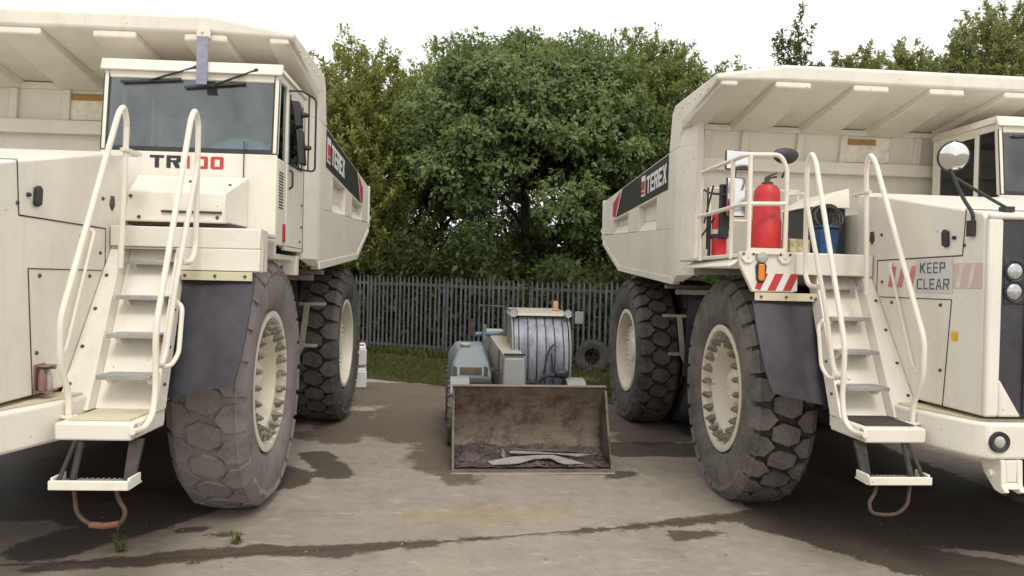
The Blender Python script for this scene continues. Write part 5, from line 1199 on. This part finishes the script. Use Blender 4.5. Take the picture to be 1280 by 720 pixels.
# grass on the verge
n = 52000; u = RNG.uniform(-8, 11, n); off = RNG.uniform(-1.0, 1., n); off = .1 + RNG.random(n) * 4.6
dens = np.array([noise.noise((a_ * .7, b_ * .7, 2.)) for a_, b_ in zip(u, off)]) ; keep = RNG.random(n) < np.clip(.75 + dens * 1.2 - np.clip(off - 3.9, 0, 1) * .8, .05, 1); u, off = u[keep], off[keep]; dens = dens[keep]; n = len(u)
x = FA.x + fd.x * u + fd.y * off; y = FA.y + fd.y * u - fd.x * off
hgt_ = np.where(off < .5, .30, .13) * RNG.uniform(.5, 1.4, n)
d = np.stack([RNG.normal(0, .45, n), RNG.normal(0, .45, n), np.ones(n)], 1)
o = leaf_mesh('grass', np.stack([x, y, -0.0082 * x + .03], 1), d, unit(n), hgt_, hgt_ * .07 + .006, .5 + dens * .5 + RNG.normal(0, .15, n), 'grass', fold=0.)
tag(o, 'short uneven grass on the verge before the fence', 'grass', kind='stuff')
# weeds in the joint, grit on the slab
def weed(loc, h, seed, label):
    rn = np.random.default_rng(seed); t = empty('weed', loc, 0, label, 'weed', 'weeds growing from the slab joint')
    P_, D_ = [], []; m = MB()
    for k in range(5):
        a_ = rn.uniform(0, 2 * PI); ln = h * rn.uniform(.6, 1.); b = Vector((.02 * math.cos(a_), .02 * math.sin(a_), 0)); e = b + Vector((.30 * ln * math.cos(a_), .30 * ln * math.sin(a_), ln)); m.tube([b, (b + e) / 2 + Vector((0, 0, .02)), e], .003, 5)
        for i in range(26):
            u = rn.random(); P_.append(b.lerp(e, u)); w = rn.uniform(0, 2 * PI); D_.append((math.cos(w), math.sin(w), rn.uniform(.1, .9)))
    m.build('stem', 'bark', t); P_ = np.array(P_); D_ = np.array(D_); k = len(P_)
    leaf_mesh('leaves', P_, D_, np.tile([0, 0, 1.], (k, 1)), rn.uniform(.025, .055, k), rn.uniform(.004, .008, k), rn.normal(.5, .2, k), 'leaf_olive', t)
weed((-3.30, 6.30, gz(-3.3)), .17, 1, 'taller feathery weed growing near the left bottom of the slab')
weed((-2.42, 6.60, gz(-2.4)), .13, 2, 'smaller weed growing from the stained joint before the left tyre')
rnd = random.Random(9); pro = []
for k in range(3):
    m = MB(); lump(m, (0, 0, 0), 1., rnd); o = m.build('pebble', 'stone'); pro.append(o)
spots = [(-.95, 6.72, .022, 'pale pebble just above the joint'), (-.30, 6.35, .020, 'dark pebble below the joint near the photo centre'), (-1.75, 6.45, .025, 'pebble lying in the stain of the joint left of centre'), (.35, 6.45, .03, 'brown pebble alone on the slab below the joint'), (1.10, 7.42, .035, 'flat brown clod above the joint before the bucket'), (-1.40, 8.9, .02, 'pebble left of the bucket lip'), (2.0, 6.7, .03, 'pebble on the slab before the right front tyre'), (-.75, 6.9, .018, 'dark chip on the clean slab below the bucket corner')]
for k, (x, y, r_, lb) in enumerate(spots):
    src = pro[k % 3]; o = src if k < 3 else src.copy()
    if k >= 3: COL.objects.link(o)
    o.location = (x, y, gz(x)); o.scale = (r_, r_, r_ * .7); o.rotation_euler = (0, 0, rnd.uniform(0, 6)); tag(o, lb, 'pebble', 'pebbles on the concrete')

rn = random.Random(41); m = MB()
for k in range(1500):
    x = rn.uniform(-5.5, 5.5); y = 5.2 + 11 * rn.random() ** 1.6; r_ = rn.choice((.004, .005, .006, .008, .012))
    if noise.noise((x * .8, y * .8, 3.3)) < -.1 and rn.random() < .7: continue
    lump(m, (x, y, gz(x)), r_, rn)
tag(m.build('grit', 'stone'), 'fine loose grit scattered over the concrete slab', 'grit', kind='stuff')
# ------------------------------------------------------------------ daylight, camera
SC.world = bpy.data.worlds.new('World'); W_ = SC.world; W_.use_nodes = True; nt = W_.node_tree; nt.nodes.clear()
sky = nt.nodes.new('ShaderNodeTexSky'); sky.sky_type = 'NISHITA'; sky.sun_disc = False; sky.sun_elevation = R(52); sky.sun_rotation = R(165); sky.air_density = 1.; sky.dust_density = 4.; sky.ozone_density = 1.
mx = nt.nodes.new('ShaderNodeMix'); mx.data_type = 'RGBA'; mx.inputs[0].default_value = .80; mx.inputs[7].default_value = (11.2, 10.9, 10.5, 1)     # cloud sheet over the blue
bg = nt.nodes.new('ShaderNodeBackground'); bg.inputs[1].default_value = .12
ou = nt.nodes.new('ShaderNodeOutputWorld')
tc = nt.nodes.new('ShaderNodeTexCoord'); cn = nt.nodes.new('ShaderNodeTexNoise'); cn.inputs['Scale'].default_value = 2.2; cn.inputs['Detail'].default_value = 5
cr = nt.nodes.new('ShaderNodeValToRGB'); cr.color_ramp.elements[0].position = .35; cr.color_ramp.elements[1].position = .65; cr.color_ramp.elements[0].color = (9.6, 9.5, 9.3, 1); cr.color_ramp.elements[1].color = (12.6, 12.2, 11.6, 1)
nt.links.new(tc.outputs['Generated'], cn.inputs['Vector']); nt.links.new(cn.outputs[0], cr.inputs[0]); nt.links.new(cr.outputs[0], mx.inputs[7])
nt.links.new(sky.outputs[0], mx.inputs[6]); nt.links.new(mx.outputs[2], bg.inputs[0]); nt.links.new(bg.outputs[0], ou.inputs[0])
sd = bpy.data.lights.new('sun', 'SUN'); sd.energy = 1.4; sd.angle = R(18); sd.color = (1, .96, .88)
so = bpy.data.objects.new('sun', sd); COL.objects.link(so); so.rotation_euler = (R(38), 0, R(15))
cd = bpy.data.cameras.new('camera'); cam = bpy.data.objects.new('camera', cd); COL.objects.link(cam); SC.camera = cam
cd.sensor_width = 36; cd.sensor_fit = 'HORIZONTAL'; cd.lens = 923.5 / 1280 * 36; cd.clip_start = .1; cd.clip_end = 2000
cam.matrix_world = Matrix.Translation((0, 0, 2.4315)) @ Matrix.Rotation(PI / 2 - .009377, 4, 'X') @ Matrix.Rotation(.023576, 4, 'Z')
SC.view_settings.view_transform = 'Standard'; SC.view_settings.look = 'None'; SC.view_settings.exposure = .06; SC.view_settings.gamma = 1
SC.render.engine = 'CYCLES'; SC.cycles.max_bounces = 8; SC.cycles.transparent_max_bounces = 8
